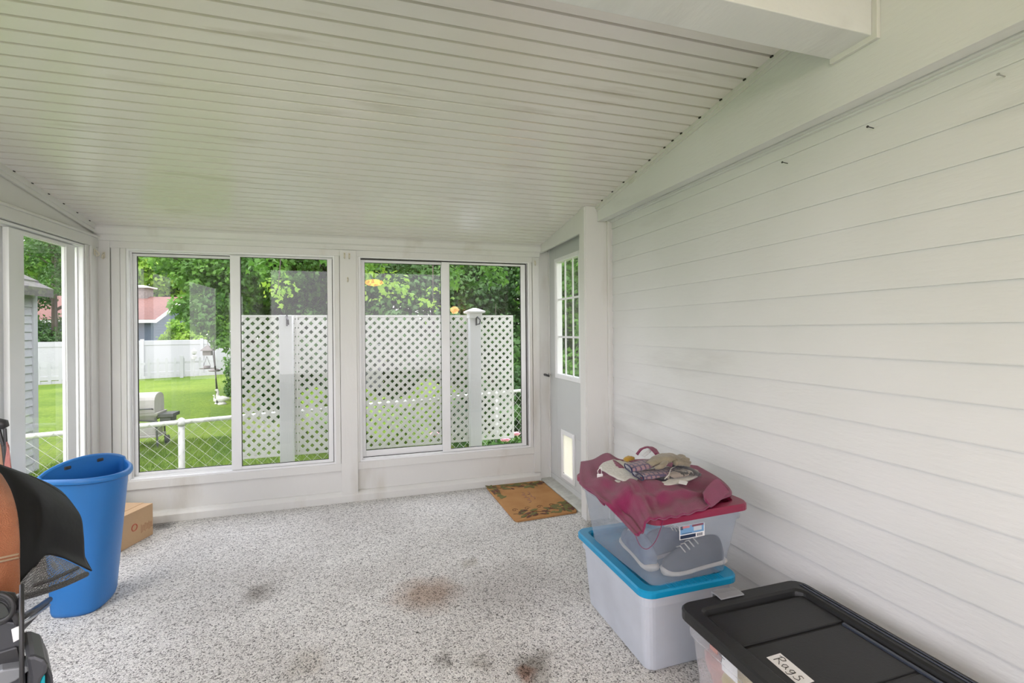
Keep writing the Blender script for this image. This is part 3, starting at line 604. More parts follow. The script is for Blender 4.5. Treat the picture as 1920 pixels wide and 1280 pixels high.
mb = MB(); mb.rings([[(gx+a*s_x, gy+b*s_y, z_) for a, b in ((-1, -1), (1, -1), (1, 1), (-1, 1))] for s_x, s_y, z_ in ((0.16, 0.13, -0.16), (0.225, 0.2, -0.06), (0.235, 0.21, -0.02))]); mb.build('fire_box', M_gl, gr_, bevel=0.006)
for sx_ in (-1, 1):
    for sy_ in (-1, 1): MB().tube([(gx+sx_*0.19, gy+sy_*0.16, -0.10), (gx+sx_*0.22, gy+sy_*0.17, GZ-0.03)], 0.016, 8).build('cart_leg', M_gd, gr_)
mb = MB(); mb.box(gx+0.21, gx+0.44, gy-0.16, gy+0.16, -0.11, -0.05); mb.box(gx+0.24, gx+0.40, gy-0.14, gy+0.12, -0.20, -0.11); mb.build('side_shelf', M_gd, gr_, bevel=0.006)
MB().tube([(gx-0.22, gy-0.17, -0.12), (gx+0.22, gy-0.17, -0.17)], 0.012, 8).build('cart_brace', M_gd, gr_)
mb = MB(); mb.box(gx-0.22, gx+0.23, gy-0.17, gy+0.17, -0.44, -0.40); mb.box(gx-0.14, gx+0.2, gy-0.14, gy+0.12, -0.40, -0.22); mb.build('bottom_shelf', M_gl, gr_, bevel=0.01)
for sx_ in (-1, 1):
    m_ = MB(); m_.tube([(gx+sx_*0.245-0.015, gy+0.17, GZ+0.06), (gx+sx_*0.245+0.015, gy+0.17, GZ+0.06)], 0.075, 20); m_.build('cart_wheel', M_gd, gr_)
# ---- bird feeders on crooked poles, goose statues
M_iron = mat('dark_iron', (0.05, 0.05, 0.05), 0.5, 0.5, noise=(8, 0.3, (0.08, 0.07, 0.06))); M_bw = mat('grey_old_wood', (0.18, 0.16, 0.15), 0.8, noise=(10, 0.3, (0.26, 0.24, 0.22)))
q = lambda px, py: at(px, py, y=14.6)
mb = MB(); mb.tube([q(407, 756), q(404, 690), q(400, 640), q(399, 632), q(395, 628), q(391, 631), q(390, 640)], 0.014, 6)
pl1 = tag(mb.build('shepherd_hook', M_iron, smooth=True), 'tall dark shepherd hook pole carrying two bird feeders beside the column shrub', 'pole')
mb = MB(); mb.tube([at(411, 755, y=14.9), at(403, 690, y=14.9), at(399, 662, y=14.9), at(397, 652, y=14.9)], 0.011, 6)
tag(mb.build('garden_stake', M_iron, smooth=True), 'thin dark stake leaning beside the bird feeder pole', 'pole')
p = q(389.5, 659); h = empty('birdhouse', p, 'small grey birdhouse with pointed roof hanging from the pole', 'birdhouse')
mb = MB(); mb.box(p.x-0.095, p.x+0.095, p.y-0.09, p.y+0.09, p.z-0.10, p.z+0.03); mb.build('birdhouse_body', M_bw, h)
mb = MB(); mb.rings([[(p.x+a*r, p.y+b*r, p.z+z_) for a, b in ((-1, -1), (1, -1), (1, 1), (-1, 1))] for r, z_ in ((0.14, 0.025), (0.13, 0.05), (0.02, 0.17))]); mb.tube([(p.x, p.y, p.z+0.16), (p.x, p.y, p.z+0.27)], 0.006, 6); mb.build('birdhouse_roof', M_bw, h)
p = q(388, 689); h = empty('bird_feeder', p, 'flat tray bird feeder hanging below the birdhouse', 'bird feeder')
mb = MB(); mb.lathe([(0.02, -0.035), (0.16, -0.03), (0.18, -0.01), (0.17, -0.012), (0.02, -0.02)], p, 18); mb.build('feeder_tray', M_bw, h)
mb = MB(); mb.lathe([(0.06, -0.02), (0.085, 0.0), (0.085, 0.05), (0.06, 0.055)], p, 12); mb.build('seed_box', M_bw, h)
mb = MB(); mb.tube([(p.x-0.08, p.y, p.z+0.05), (p.x, p.y, p.z+0.30)], 0.005, 5); mb.tube([(p.x+0.08, p.y, p.z+0.05), (p.x, p.y, p.z+0.30)], 0.005, 5); mb.build('feeder_wire', M_iron, h)
p = at(402, 694, y=15.2); mb = MB(); mb.lathe([(0.03, -0.04), (0.13, -0.03), (0.16, 0.0), (0.1, 0.03), (0.03, 0.06)], p, 14); mb.tube([(p.x+0.02, p.y, p.z-0.03), (p.x+0.05, p.y, GZ-0.02)], 0.012, 6)
tag(mb.build('bird_bath', M_bw, smooth=True), 'small grey dish on a thin stake beside the tray feeder', 'bird bath')
p = at(364, 665, y=24.0); mb = MB(); mb.lathe([(0.0, -0.2), (0.1, -0.18), (0.1, -0.06), (0.03, 0.0), (0.1, 0.06), (0.11, 0.16), (0.04, 0.24), (0.01, 0.3)], p, 12)
mb.tube([(p.x, p.y, p.z-0.2), (p.x, p.y, GZ)], 0.012, 6); tag(mb.build('garden_ornament', mat('pale_grey_resin', (0.5, 0.5, 0.5), 0.6, noise=(6, 0.3, (0.35, 0.35, 0.35)))), 'small pale ornament on a stake in front of the white fence', 'ornament')
M_goose = mat('white_concrete', (0.75, 0.74, 0.7), 0.7, noise=(8, 0.3, (0.5, 0.49, 0.45)))
for (px, py, s_, lab) in ((415, 758, 1.0, 'white concrete goose statue at the foot of the column shrub'), (406, 757, 0.6, 'smaller white bird statue left of the goose statue')):
    p = at(px, py, z=GZ-0.02); X = lambda a, b, c: (p.x+a*s_, p.y+b*s_, p.z+c*s_); mb = MB()
    mb.tube([X(0.20, 0, 0.16), X(0.12, 0, 0.15), X(0, 0, 0.14), X(-0.07, 0, 0.18), X(-0.09, 0, 0.26), X(-0.075, 0, 0.34), X(-0.10, 0, 0.40), X(-0.15, 0, 0.395)], [v*s_ for v in (0.015, 0.06, 0.10, 0.07, 0.035, 0.028, 0.035, 0.01)], 10)
    mb.lathe([(0.11*s_, 0), (0.10*s_, 0.03*s_), (0.05*s_, 0.08*s_)], (p.x+0.02*s_, p.y, p.z), 12); tag(mb.build('goose_statue', M_goose, smooth=True), lab, 'statue')
# ---- foliage
LEAF = np.array([(0, 0, 0), (0.30, 0.05, 0.02), (0.52, 0.42, -0.10), (0.22, 0.50, 0.03), (0, 1, -0.12), (-0.22, 0.50, 0.03), (-0.52, 0.42, -0.10), (-0.30, 0.05, 0.02)])
def leaves(blobs, n, size, seed, flat=0.5, upbias=0.0):
    """blobs: (centre, radii, weight). returns verts, faces of n leaf polygons on clumps"""
    r = np.random.RandomState(seed); wts = np.array([b[2] for b in blobs], float); wts /= wts.sum()
    idx = r.choice(len(blobs), n, p=wts); C_ = np.array([b[0] for b in blobs], float)[idx]; Rr = np.array([b[1] for b in blobs], float)[idx]
    d = r.normal(size=(n, 3)); d /= np.linalg.norm(d, axis=1)[:, None]; rad = r.uniform(0.55, 1.05, n)[:, None]
    P = C_+d*Rr*rad
    # leaf frame
    nn = d*0.6+r.normal(size=(n, 3))*0.55+np.array([0, 0, flat]); nn /= np.linalg.norm(nn, axis=1)[:, None]
    tg = r.normal(size=(n, 3))+np.array([0, 0, -0.5]); tg -= nn*(tg*nn).sum(1)[:, None]; tg /= np.linalg.norm(tg, axis=1)[:, None]
    bt = np.cross(nn, tg); s = size*r.uniform(0.6, 1.25, n)
    V = P[:, None, :]+(LEAF[None, :, 0, None]*bt[:, None, :]+LEAF[None, :, 1, None]*tg[:, None, :]+LEAF[None, :, 2, None]*nn[:, None, :])*s[:, None, None]
    k = len(LEAF); F = np.arange(n*k).reshape(n, k); return V.reshape(-1, 3), F
def leafobj(name, blobs, n, size, m, parent, seed):
    V, F = leaves(blobs, n, size, seed); me = bpy.data.meshes.new(name); me.from_pydata(V.tolist(), [], F.tolist()); me.materials.append(m)
    o = bpy.data.objects.new(name, me); COL.objects.link(o)
    if parent: o.parent = parent; o.matrix_parent_inverse = Matrix.Translation(parent.location).inverted()
    return o
M_bark = mat('tree_bark', (0.10, 0.08, 0.06), 0.9, noise=(5, 0.25, (0.05, 0.04, 0.035)), stretch=(1, 1, 0.2))
LF_mid = leaf_mat('mid_green_leaves', (0.06, 0.18, 0.018), (0.15, 0.33, 0.04), 0.45, 1.5)
LF_dark = leaf_mat('dark_green_leaves', (0.030, 0.095, 0.014), (0.075, 0.19, 0.03), 0.35, 1.2)
LF_lime = leaf_mat('lime_leaves', (0.20, 0.40, 0.035), (0.40, 0.58, 0.08), 0.5, 1.5)
LF_cedar = leaf_mat('cedar_green', (0.06, 0.17, 0.03), (0.12, 0.27, 0.05), 0.3, 3)
def tree(name, label, cat, x, y, h, blobs, n, size, m, seed, trunk=0.15, group=None, lean=(0, 0)):
    r = random.Random(seed); t = empty(name, (x, y, GZ-0.02), label, cat, group)
    mb = MB(); mb.tube([(x, y, GZ-0.1), (x+lean[0]*0.3, y+lean[1]*0.3, GZ+h*0.3), (x+lean[0]*0.7, y+lean[1]*0.7, GZ+h*0.6), (x+lean[0], y+lean[1], GZ+h*0.9)], [trunk, trunk*0.8, trunk*0.55, trunk*0.2], 10)
    for b in blobs[::max(1, len(blobs)//12)]:
        c = Vector(b[0]); s = Vector((x+lean[0]*0.5, y+lean[1]*0.5, GZ+min(h*0.55, max(0.3, c.z-GZ-0.6)))); mb.tube([s, s.lerp(c, 0.5)+Vector((0, 0, 0.15)), c], [trunk*0.3, trunk*0.2, trunk*0.06], 6)
    mb.build('trunk' if trunk > 0.06 else 'stems', M_bark, t, smooth=True); leafobj('foliage', blobs, n, size, m, t, seed); return t
def blobset(x, y, z, rx, ry, rz, k, br, seed):
    r = random.Random(seed); out = []
    for _ in range(k):
        while True:
            a, b, c = (r.uniform(-1, 1) for _ in range(3))
            if 0.2 < a*a+b*b+c*c < 1: break
        s = br*r.uniform(0.7, 1.3); out.append(((x+a*rx, y+b*ry, z+c*rz), (s, s, s*0.75), s*s))
    return out
# far sunlit trees behind the house
for i, (x, y, h, rx, m) in enumerate(((-24, 46, 9, 5, LF_mid), (-17.5, 47, 9, 4.5, LF_lime), (-13, 50, 9, 4.2, LF_mid), (-9.5, 44, 9, 4.5, LF_lime), (-4, 46, 9, 5, LF_mid))):
    tree('deciduous_tree', 'broad sunlit green tree rising behind the blue house, number %s from the left' % ('one two three four five'.split()[i]), 'tree', x, y, h,
         blobset(x, y, GZ+h*0.62, rx, 3, h*0.45, 34, 1.7, 100+i), 9000, 0.42, m, 50+i, 0.3, None)
# big maple reaching over the lawn
mx, my = -1.9, 12.6
bl = blobset(-1.9, 12.3, 3.1, 1.5, 1.8, 1.2, 40, 0.62, 11)+[((-3.35, 11.1, 1.85), (0.42, 0.4, 0.28), 0.3), ((-3.05, 11.0, 1.55), (0.36, 0.4, 0.24), 0.25), ((-2.75, 11.2, 1.25), (0.34, 0.4, 0.3), 0.25), ((-3.3, 11.4, 2.5), (0.5, 0.5, 0.4), 0.4), ((-2.75, 11.3, 2.0), (0.5, 0.5, 0.4), 0.4), ((-3.9, 11.6, 2.9), (0.5, 0.5, 0.35), 0.3)]
tree('maple_tree', 'dark maple with low hanging boughs over the lawn between the windows', 'tree', mx, my, 6, bl, 30000, 0.105, LF_mid, 12, 0.17)
# dense trees and shrubs behind the lattice
rowd = ((-13.4, 26.6, 9.5, 1.7, LF_dark), (-0.6, 12.5, 5.2, 1.7, LF_dark), (1.6, 11.5, 5.0, 1.7, LF_dark), (4.0, 12.0, 5.4, 1.8, LF_dark), (6.6, 12.5, 5.6, 2.0, LF_mid), (9.6, 13.5, 5.6, 2.2, LF_dark), (0.8, 16.5, 7, 2.6, LF_mid), (5.4, 17, 7, 2.8, LF_dark), (-3.4, 18.5, 7.5, 2.6, LF_mid), (13.5, 14, 6, 2.6, LF_mid), (4.9, 8.8, 4.6, 1.3, LF_mid))
for i, (x, y, h, rx, m) in enumerate(rowd):
    tree('background_tree', ('tall dark tree beyond the white fence seen through the left window' if i == 0 else 'leafy green tree outside the glass of the grey door' if i == len(rowd)-1 else 'dense dark leafy tree behind the lattice screen' if m is LF_dark else 'mid green leafy tree in the back row beyond the lattice'), 'tree', x, y, h,
         blobset(x, y, GZ+h*0.52, rx, 1.4, h*0.5, 44, 0.7, 200+i), 22000, 0.115, m, 70+i, 0.13, None if i in (0, len(rowd)-1) else 'dark trees behind the lattice' if m is LF_dark else 'mid green trees in the back row')
# overhanging near boughs (bright young leaves)
def bough(px, py, y, sp, n, size, m, seed, label):
    p = at(px, py, y=y); r = random.Random(seed); o = empty('leafy_bough', p, label, 'branch')
    mb = MB(); end = p+Vector((sp*0.2, 4.6, 2.0)); mb.tube([end, p+Vector((0.05, 1.6, 1.5)), p+Vector((0.03, 0.2, 0.7)), p], [0.035, 0.02, 0.010, 0.004], 6); mb.build('twig', M_bark, o)
    bls = [((p.x+r.uniform(-sp, sp), p.y+r.uniform(-0.3, 0.3), p.z+r.uniform(-0.2, 1.0)*sp), (0.22, 0.2, 0.2), 1) for _ in range(9)]
    leafobj('foliage', bls, n, size, m, o, seed)
bough(720, 540, 7.2, 0.35, 170, 0.085, LF_lime, 31, 'hanging bough with bright young leaves seen through the right window')
bough(812, 578, 7.4, 0.16, 40, 0.08, LF_lime, 32, 'short hanging sprig of bright leaves left of the capped post')
bough(520, 556, 7.6, 0.18, 60, 0.08, LF_lime, 33, 'hanging sprig of bright leaves above the left lattice part')
bough(600, 500, 7.0, 0.8, 700, 0.085, LF_mid, 34, 'mid green bough hanging at the top right of the left window')
bough(880, 500, 6.9, 0.8, 650, 0.085, LF_mid, 35, 'mid green bough hanging above the capped lattice post')
# column shrub
bl = [((-3.55+0.03*k, 15.5, GZ+0.25+k*0.27), (0.30+0.16*math.sin(k*0.9)*0.3+0.10*(k > 4), 0.35, 0.24), 1) for k in range(13)]
tree('column_shrub', 'tall clipped column of climbing green beside the bird feeders', 'shrub', -3.5, 15.5, 3.2, bl, 9000, 0.085, LF_cedar, 41, 0.07)
bl = blobset(-8.6, 26.9, 0.65, 1.1, 0.6, 1.15, 22, 0.42, 42)
tree('young_tree', 'light green bush in front of the blue house above the white fence', 'shrub', -8.6, 27.6, 2.6, [((b[0][0]-0.2, b[0][1]+0.9, b[0][2]), b[1], b[2]) for b in bl], 5000, 0.15, LF_lime, 42, 0.07)
# garden plants behind the lattice
for i, (x, y, z_, r_, m, sz) in enumerate(((0.25, 6.9, -0.05, 0.55, LF_lime, 0.10), (1.0, 7.3, 0.0, 0.5, LF_lime, 0.10), (-0.45, 8.2, 0.1, 0.5, LF_lime, 0.10), (1.9, 7.2, 0.15, 0.7, LF_dark, 0.10), (-1.0, 9.6, 0.4, 0.9, LF_dark, 0.10), (0.6, 9.4, 0.7, 1.1, LF_dark, 0.11), (2.4, 8.8, 0.9, 1.2, LF_dark, 0.11), (3.6, 7.9, 0.9, 1.1, LF_mid, 0.09), (1.7, 6.1, -0.33, 0.33, LF_mid, 0.09), (0.9, 5.9, -0.4, 0.28, LF_mid, 0.08), (0.2, 5.75, -0.42, 0.25, LF_mid, 0.08))):
    tree('garden_shrub', ('bright yellow-green shrub seen through the lattice holes' if m is LF_lime else 'dark leafy shrub filling the view behind the lattice' if m is LF_dark else 'mid green garden plant at the foot of the chain link fence'), 'shrub', x, y, z_+r_-GZ,
         blobset(x, y, z_, r_, r_*0.7, r_*0.8, 12, r_*0.42, 300+i), 2600 if r_ > 0.4 else 1100, sz, m, 90+i, 0.02, {LF_lime: 'bright shrubs behind the lattice', LF_dark: 'dark shrubs behind the lattice', LF_mid: 'plants by the chain link fence'}[m])
M_peony = mat('pink_petals', (0.85, 0.42, 0.50), 0.6, noise=(30, 0.3, (0.95, 0.62, 0.68)))
for px, py, yy, lab in ((967, 815, 5.35, 'pink peony flower right of the lattice end'), (948, 826, 5.3, 'pale pink peony flower under the right lattice corner'), (815, 815, 5.7, 'pink flower glimpsed through the lattice near its bottom'), (893, 838, 5.2, 'small pale pink flower beside the capped post foot')):
    p = at(px, py, y=yy); mb = MB()
    for k in range(26):
        a = k*2.4; r0 = 0.008+0.0013*k; c = p+Vector((math.cos(a)*r0, math.sin(a)*r0, 0.012-0.0008*k)); d_ = Vector((math.cos(a), math.sin(a), 0.8)).normalized(); s_ = d_.cross(Vector((0, 0, 1))).normalized()
        mb.quad(c-s_*0.012, c+s_*0.012, c+s_*0.016+d_*0.028, c+d_*0.036, c-s_*0.016+d_*0.028)
    o = empty('peony', p, lab, 'flower'); mb.build('petals', M_peony, o, solid=0.001, fix=False)
    MB().tube([p, p+Vector((0.01, 0.03, -0.3)), (p.x+0.02, p.y+0.06, GZ-0.03)], 0.004, 6).build('flower_stem', LF_cedar, o)
# white lawn things glimpsed through the left lattice bay
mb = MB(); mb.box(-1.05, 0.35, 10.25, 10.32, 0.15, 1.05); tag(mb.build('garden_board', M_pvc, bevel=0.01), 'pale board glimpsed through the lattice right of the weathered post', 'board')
# ================================================================== THINGS IN THE ROOM
# ---- door mat
def coir():
    m = mat('coir', (0.50, 0.28, 0.12), 0.95, noise=(9, 0.3, (0.40, 0.20, 0.08)), bump=(300, 1.0), spec=0.1); return m
m0, m1, m2 = Vector((0.955, 3.872, 0)), Vector((0.972, 3.100, 0)), Vector((1.452, 3.125, 0)); m3 = Vector((1.452, 3.862, 0))
mt = empty('door_mat', (1.2, 3.5, 0), 'brown coir door mat with leaf border lying before the grey door', 'door mat')
mr = rrect(0, 1, 0, 1, 0.05, 0)
def mp_(u, v, z=0): return m1*(1-u)*(1-v)+m2*u*(1-v)+m3*u*v+m0*(1-u)*v+Vector((0, 0, z))
MB().rings([[mp_(a, b, 0.001) for a, b, _ in mr], [mp_(a, b, 0.014) for a, b, _ in mr]]).build('mat_body', coir(), mt, bevel=0.002)
M_lfp = mat('printed_leaf_green', (0.20, 0.20, 0.06), 0.95, noise=(14, 0.3, (0.10, 0.08, 0.03))); M_lfd = mat('printed_dark_brown', (0.16, 0.07, 0.04), 0.95, noise=(14, 0.3, (0.08, 0.03, 0.02))); M_prp = mat('printed_mauve', (0.26, 0.13, 0.13), 0.95, noise=(14, 0.3, (0.34, 0.2, 0.16)))
lp, ld, vn = MB(), MB(), MB(); rr = random.Random(5)
for k in range(110):
    side = rr.choice('bbtttlr') if k > 10 else 'b'
    u, v = {'b': (rr.uniform(0.05, 0.97), rr.uniform(0.04, 0.22)), 't': (rr.uniform(0.03, 0.97), rr.uniform(0.82, 0.97)), 'l': (rr.uniform(0.03, 0.14), rr.uniform(0.55, 0.95)), 'r': (rr.uniform(0.86, 0.96), rr.uniform(0.05, 0.35))}[side]
    a = rr.uniform(0, 6.28); L_ = rr.uniform(0.025, 0.05); c = mp_(u, v, 0.0146+0.00002*k); dx = Vector((math.cos(a), math.sin(a), 0))*L_; dy = Vector((-math.sin(a), math.cos(a), 0))*L_*0.38
    (lp if k % 3 else ld).quad(c-dx, c-dx*0.4-dy, c+dx*0.4-dy*0.8, c+dx, c+dx*0.4+dy*0.8, c-dx*0.4+dy)
for vv, am in ((0.13, 0.02), (0.90, 0.025)):
    vn.tube([mp_(u/20, vv+am*math.sin(u*1.1), 0.0142) for u in range(1, 20)], 0.0022, 6)
for k in range(5):
    cu, cv = 0.12+0.2*k, 0.24; vn.tube([mp_(cu+0.05*math.cos(a*0.6)*(1-a*0.07), cv+0.035*math.sin(a*0.6)*(1-a*0.07), 0.0142) for a in range(12)], 0.002, 6)
wr = MB()
for (u0, n_, am) in ((0.46, 13, 0.03), (0.56, 9, 0.024)):
    wr.tube([mp_(u0+am*math.sin(t_*1.9)+0.01*math.cos(t_*0.8), 0.66-0.023*t_+0.014*math.cos(t_*1.9), 0.0142) for t_ in [i*0.5 for i in range(n_*2)]], 0.002, 6)
lp.build('printed_leaves', M_lfp, mt, fix=False, solid=0.0004); ld.build('printed_berries', M_lfd, mt, fix=False, solid=0.0004); vn.build('printed_vine', M_lfd, mt); wr.build('printed_script', M_prp, mt)
# ---- half round recycling bin
M_bin = mat('blue_bin_plastic', (0.025, 0.19, 0.54), 0.38, noise=(3, 0.3, (0.02, 0.165, 0.48)), bump=(90, 0.12))
bc = empty('waste_bin', (-1.33, 2.95, 0), 'tall blue half-round plastic bin standing open in the left corner', 'waste bin')
A0 = Vector((-1.415, 2.735, 0)); B0 = Vector((-1.318, 3.165, 0)); ch_ = (B0-A0); L0 = ch_.length; cx_ = ch_.normalized(); out_ = Vector((cx_.y, -cx_.x, 0)); C0 = (A0+B0)/2-cx_*0.022+out_*0.004
BASE = [(-1.402, 2.734), (-1.345, 2.716), (-1.285, 2.713), (-1.238, 2.738), (-1.218, 2.795), (-1.216, 2.870), (-1.232, 2.940), (-1.270, 3.020)]
RIMP = [(-1.425, 2.712), (-1.335, 2.684), (-1.245, 2.664), (-1.172, 2.678), (-1.130, 2.722), (-1.124, 2.790), (-1.155, 2.890), (-1.225, 3.010)]
def dsec(z, grow=0.0, rise=None, zfn=None):
    """closed D outline: flat back then curved front"""
    t_ = z/0.65; P_ = [Vector((lerp(a[0], b[0], t_), lerp(a[1], b[1], t_), 0)) for a, b in zip(BASE, RIMP)]; A_, B_ = P_[0], P_[-1]; cen = (A_+B_)/2*0.5+P_[3]*0.25+P_[4]*0.25
    pts = [(A_.lerp(B_, i/14), 2*i/14-1, 0.0) for i in range(15)]+[(poly_at(P_, 1-i/32), math.cos(math.pi*i/32), 1.0) for i in range(1, 32)]
    return [p+(p-cen).normalized()*grow+Vector((0, 0, zfn(a, b) if zfn else z)) for p, a, b in pts]
def rimz(a, b): return 0.650+0.050*max(0, 1-a*a)**0.8*(1 if b < 0.02 else max(0, 1-b*4.0))+0.012*(1-min(1, max(b, 0)))
bd = MB(); zs = [0.0, 0.012, 0.03, 0.2, 0.4, 0.6]
bd.rings([dsec(z, -0.012 if z == 0 else (-0.004 if z < 0.02 else 0)) for z in zs]+[dsec(0.65, 0, None, rimz)], cap1=False)
inn = [dsec(0.65, -0.005, None, rimz)]+[dsec(z, -0.005) for z in (0.6, 0.4, 0.2, 0.03)]
bd.rings(inn, cap0=False); bd.build('bin_body', M_bin, bc, smooth=True, fix=False)
rim = dsec(0.65, 0.008, None, rimz); rm = MB()
rm.rings([dsec(0.65, g_, None, lambda a, b, dz=dz: rimz(a, b)+dz) for g_, dz in ((-0.004, 0.0), (0.0, 0.007), (0.010, 0.007), (0.016, 0.0), (0.017, -0.014), (0.013, -0.020), (0.011, -0.012), (0.0, -0.004))], cap0=False, cap1=False)
rm.build('bin_rim', M_bin, bc, smooth=True, fix=False)
for k in (-0.42, 0.36):
    hs_ = MB(); A1, B1 = Vector((*RIMP[0], 0)), Vector((*RIMP[-1], 0)); p = A1.lerp(B1, 0.5+k/2); z_ = rimz(k, 0)-0.024; cx_ = (B1-A1).normalized(); out_ = Vector((cx_.y, -cx_.x, 0)); hs_.obox((p.x, p.y, z_), cx_*0.014, out_*0.0085, Vector((0, 0, 0.008))); hs_.build('hanging_slot', M_dark, bc, bevel=0.004)
# ---- cardboard box
M_card = mat('cardboard', (0.56, 0.38, 0.22), 0.85, noise=(6, 0.3, (0.50, 0.33, 0.19)), bump=(50, 0.2))
cbx = empty('cardboard_box', (-1.45, 3.6, 0), 'low brown cardboard box with a red ring print behind the blue bin', 'box')
f0, f1 = Vector((-1.343, 3.683, 0)), Vector((-1.445, 3.385, 0)); dd = (f0-f1).normalized(); nn_ = Vector((-dd.y, dd.x, 0)); Wd = 0.24; Hh = 0.205
mb = MB(); c = (f0+f1)/2+nn_*Wd/2; mb.obox((c.x, c.y, Hh/2), dd*(f0-f1).length/2, nn_*Wd/2, Vector((0, 0, Hh/2))); mb.build('box_body', M_card, cbx, bevel=0.002)
mb = MB(); mb.obox((c.x, c.y, Hh+0.001), dd*(f0-f1).length/2*0.99, nn_*Wd/4.05, Vector((0, 0, 0.0012))); c2 = c
mb.build('box_flap', M_card, cbx)
M_prt = mat('red_print', (0.50, 0.11, 0.07), 0.8, noise=(30, 0.3, (0.58, 0.2, 0.12)))
mb = MB(); pc = f0+(f1-f0)*0.47-nn_*0.0006+Vector((0, 0, 0.105)); mb.tube([pc+dd*0.020*math.cos(a/12*math.pi)+Vector((0, 0, 0.020*math.sin(a/12*math.pi))) for a in range(24)], 0.0035, 5, closed=True); mb.build('printed_ring', M_prt, cbx)
mb = MB()
for i in range(9):
    s_ = 0.30-0.032*i; p = f0+(f1-f0)*s_-nn_*0.0004+Vector((0, 0, 0.075)); h_ = 0.018 if i % 3 else 0.027
    mb.obox(p, dd*0.0022, nn_*0.0006, Vector((0, 0, h_))); mb.obox(p+Vector((0, 0, h_*(0.8 if i % 2 else -0.8)))+dd*0.006, dd*0.006, nn_*0.0006, Vector((0, 0, 0.002)))
mb.build('printed_marks', mat('faded_print', (0.42, 0.22, 0.12), 0.8, noise=(20, 0.3, (0.5, 0.3, 0.17))), cbx)
mb = MB(); tp = c+Vector((0, 0, Hh+0.0025))-dd*0.06; mb.obox(tp, dd*0.05, nn_*0.04, Vector((0, 0, 0.0003))); mb.build('white_label', mat('label_paper', (0.82, 0.8, 0.78), 0.6, noise=(5, 0.3, (0.76, 0.74, 0.72))), cbx)
# ---- storage bins on the right
def rsec(cx, cy, hx_, hy_, r, z, ang=0.0, n=5):
    out = []
    for x, y, zz in rrect(-hx_, hx_, -hy_, hy_, r, z, n):
        out.append(Vector((cx+x*math.cos(ang)-y*math.sin(ang), cy+x*math.sin(ang)+y*math.cos(ang), zz)))
    return out
def tote(name, label, cx, cy, z0, h, bx, by, tx, ty, M_body, M_lid, lidh=0.028, ang=0.0, ov=0.022, inset=0.05, lbl_lid=None, ridges=True):
    """half sizes: base bx,by; top tx,ty"""
    t = empty(name, (cx, cy, z0), label, 'storage bin'); b = MB(); zt_ = z0+h
    outr = [rsec(cx, cy, bx-0.012, by-0.012, 0.03, z0+0.001, ang), rsec(cx, cy, bx, by, 0.035, z0+0.012, ang), rsec(cx, cy, lerp(bx, tx, 0.82), lerp(by, ty, 0.82), 0.04, z0+h*0.82, ang),
            rsec(cx, cy, lerp(bx, tx, 0.83)+0.008, lerp(by, ty, 0.83)+0.008, 0.042, z0+h*0.835, ang), rsec(cx, cy, tx+0.004, ty+0.004, 0.045, zt_, ang)]
    th_ = 0.003; inr = [[p+(Vector((cx, cy, p.z))-p).normalized()*th_ for p in r] for r in outr[::-1]]
    for p in inr[-1]: p.z += 0.004
    b.rings(outr+inr); b.build('bin_body', M_body, t, smooth=False, fix=False)
    l = MB(); ox, oy = tx+ov, ty+ov; zl = zt_-0.012
    rg = [rsec(cx, cy, ox-0.004, oy-0.004, 0.045, zl, ang), rsec(cx, cy, ox, oy, 0.05, zl+0.002, ang), rsec(cx, cy, ox, oy, 0.05, zl+lidh-0.006, ang), rsec(cx, cy, ox-0.006, oy-0.006, 0.046, zl+lidh, ang),
          rsec(cx, cy, ox-inset+0.008, oy-inset+0.008, 0.03, zl+lidh, ang), rsec(cx, cy, ox-inset, oy-inset, 0.03, zl+lidh-0.006, ang), rsec(cx, cy, ox-inset-0.004, oy-inset-0.004, 0.028, zl+lidh-0.022, ang)]
    l.rings(rg, cap0=False); l.rings([rg[0], rsec(cx, cy, tx+0.006, ty+0.006, 0.04, zl+0.001, ang), rsec(cx, cy, tx+0.006, ty+0.006, 0.04, zl+lidh-0.024, ang)], cap0=False)
    lo = l.build('bin_lid', M_lid, t, smooth=False)
    if ridges:
        k = MB()
        for i in range(22):
            u = -0.10+0.0115*i
            for (sx_, sy_) in ((0, -1),):
                p = Vector((u, sy_*(oy-inset*0.45), zl+lidh)); q_ = Vector((cx+p.x*math.cos(ang)-p.y*math.sin(ang), cy+p.x*math.sin(ang)+p.y*math.cos(ang), p.z))
                k.obox(q_, Vector((math.cos(ang), math.sin(ang), 0))*0.0028, Vector((-math.sin(ang), math.cos(ang), 0))*inset*0.38, Vector((0, 0, 0.0022)))
        k.build('lid_ridges', M_lid, lo, bevel=0.001)
    return t
M_white_bin = frosted('milky_white_plastic', (0.80, 0.83, 0.88), 0.90); M_clear_bin = frosted('clear_frosted_plastic', (0.56, 0.63, 0.72), 0.21); M_clear2 = frosted('clear_plastic', (0.80, 0.82, 0.85), 0.22)
M_teal = mat('teal_lid_plastic', (0.0, 0.27, 0.50), 0.3, noise=(4, 0.3, (0.0, 0.24, 0.46))); M_burg = mat('burgundy_lid_plastic', (0.24, 0.014, 0.055), 0.35, noise=(4, 0.3, (0.20, 0.012, 0.045)))
M_blk = mat('black_lid_plastic', (0.012, 0.0125, 0.013), 0.36, spec=0.32, noise=(3, 0.3, (0.024, 0.025, 0.026)), bump=(140, 0.08)); M_latch = mat('grey_latch_plastic', (0.20, 0.205, 0.215), 0.35, noise=(6, 0.3, (0.28, 0.29, 0.31)))
b1 = tote('storage_bin', 'milky white storage bin with bright blue lid, bottom of the stack', 1.195, 1.835, 0, 0.325, 0.175, 0.255, 0.198, 0.282, M_white_bin, M_teal)
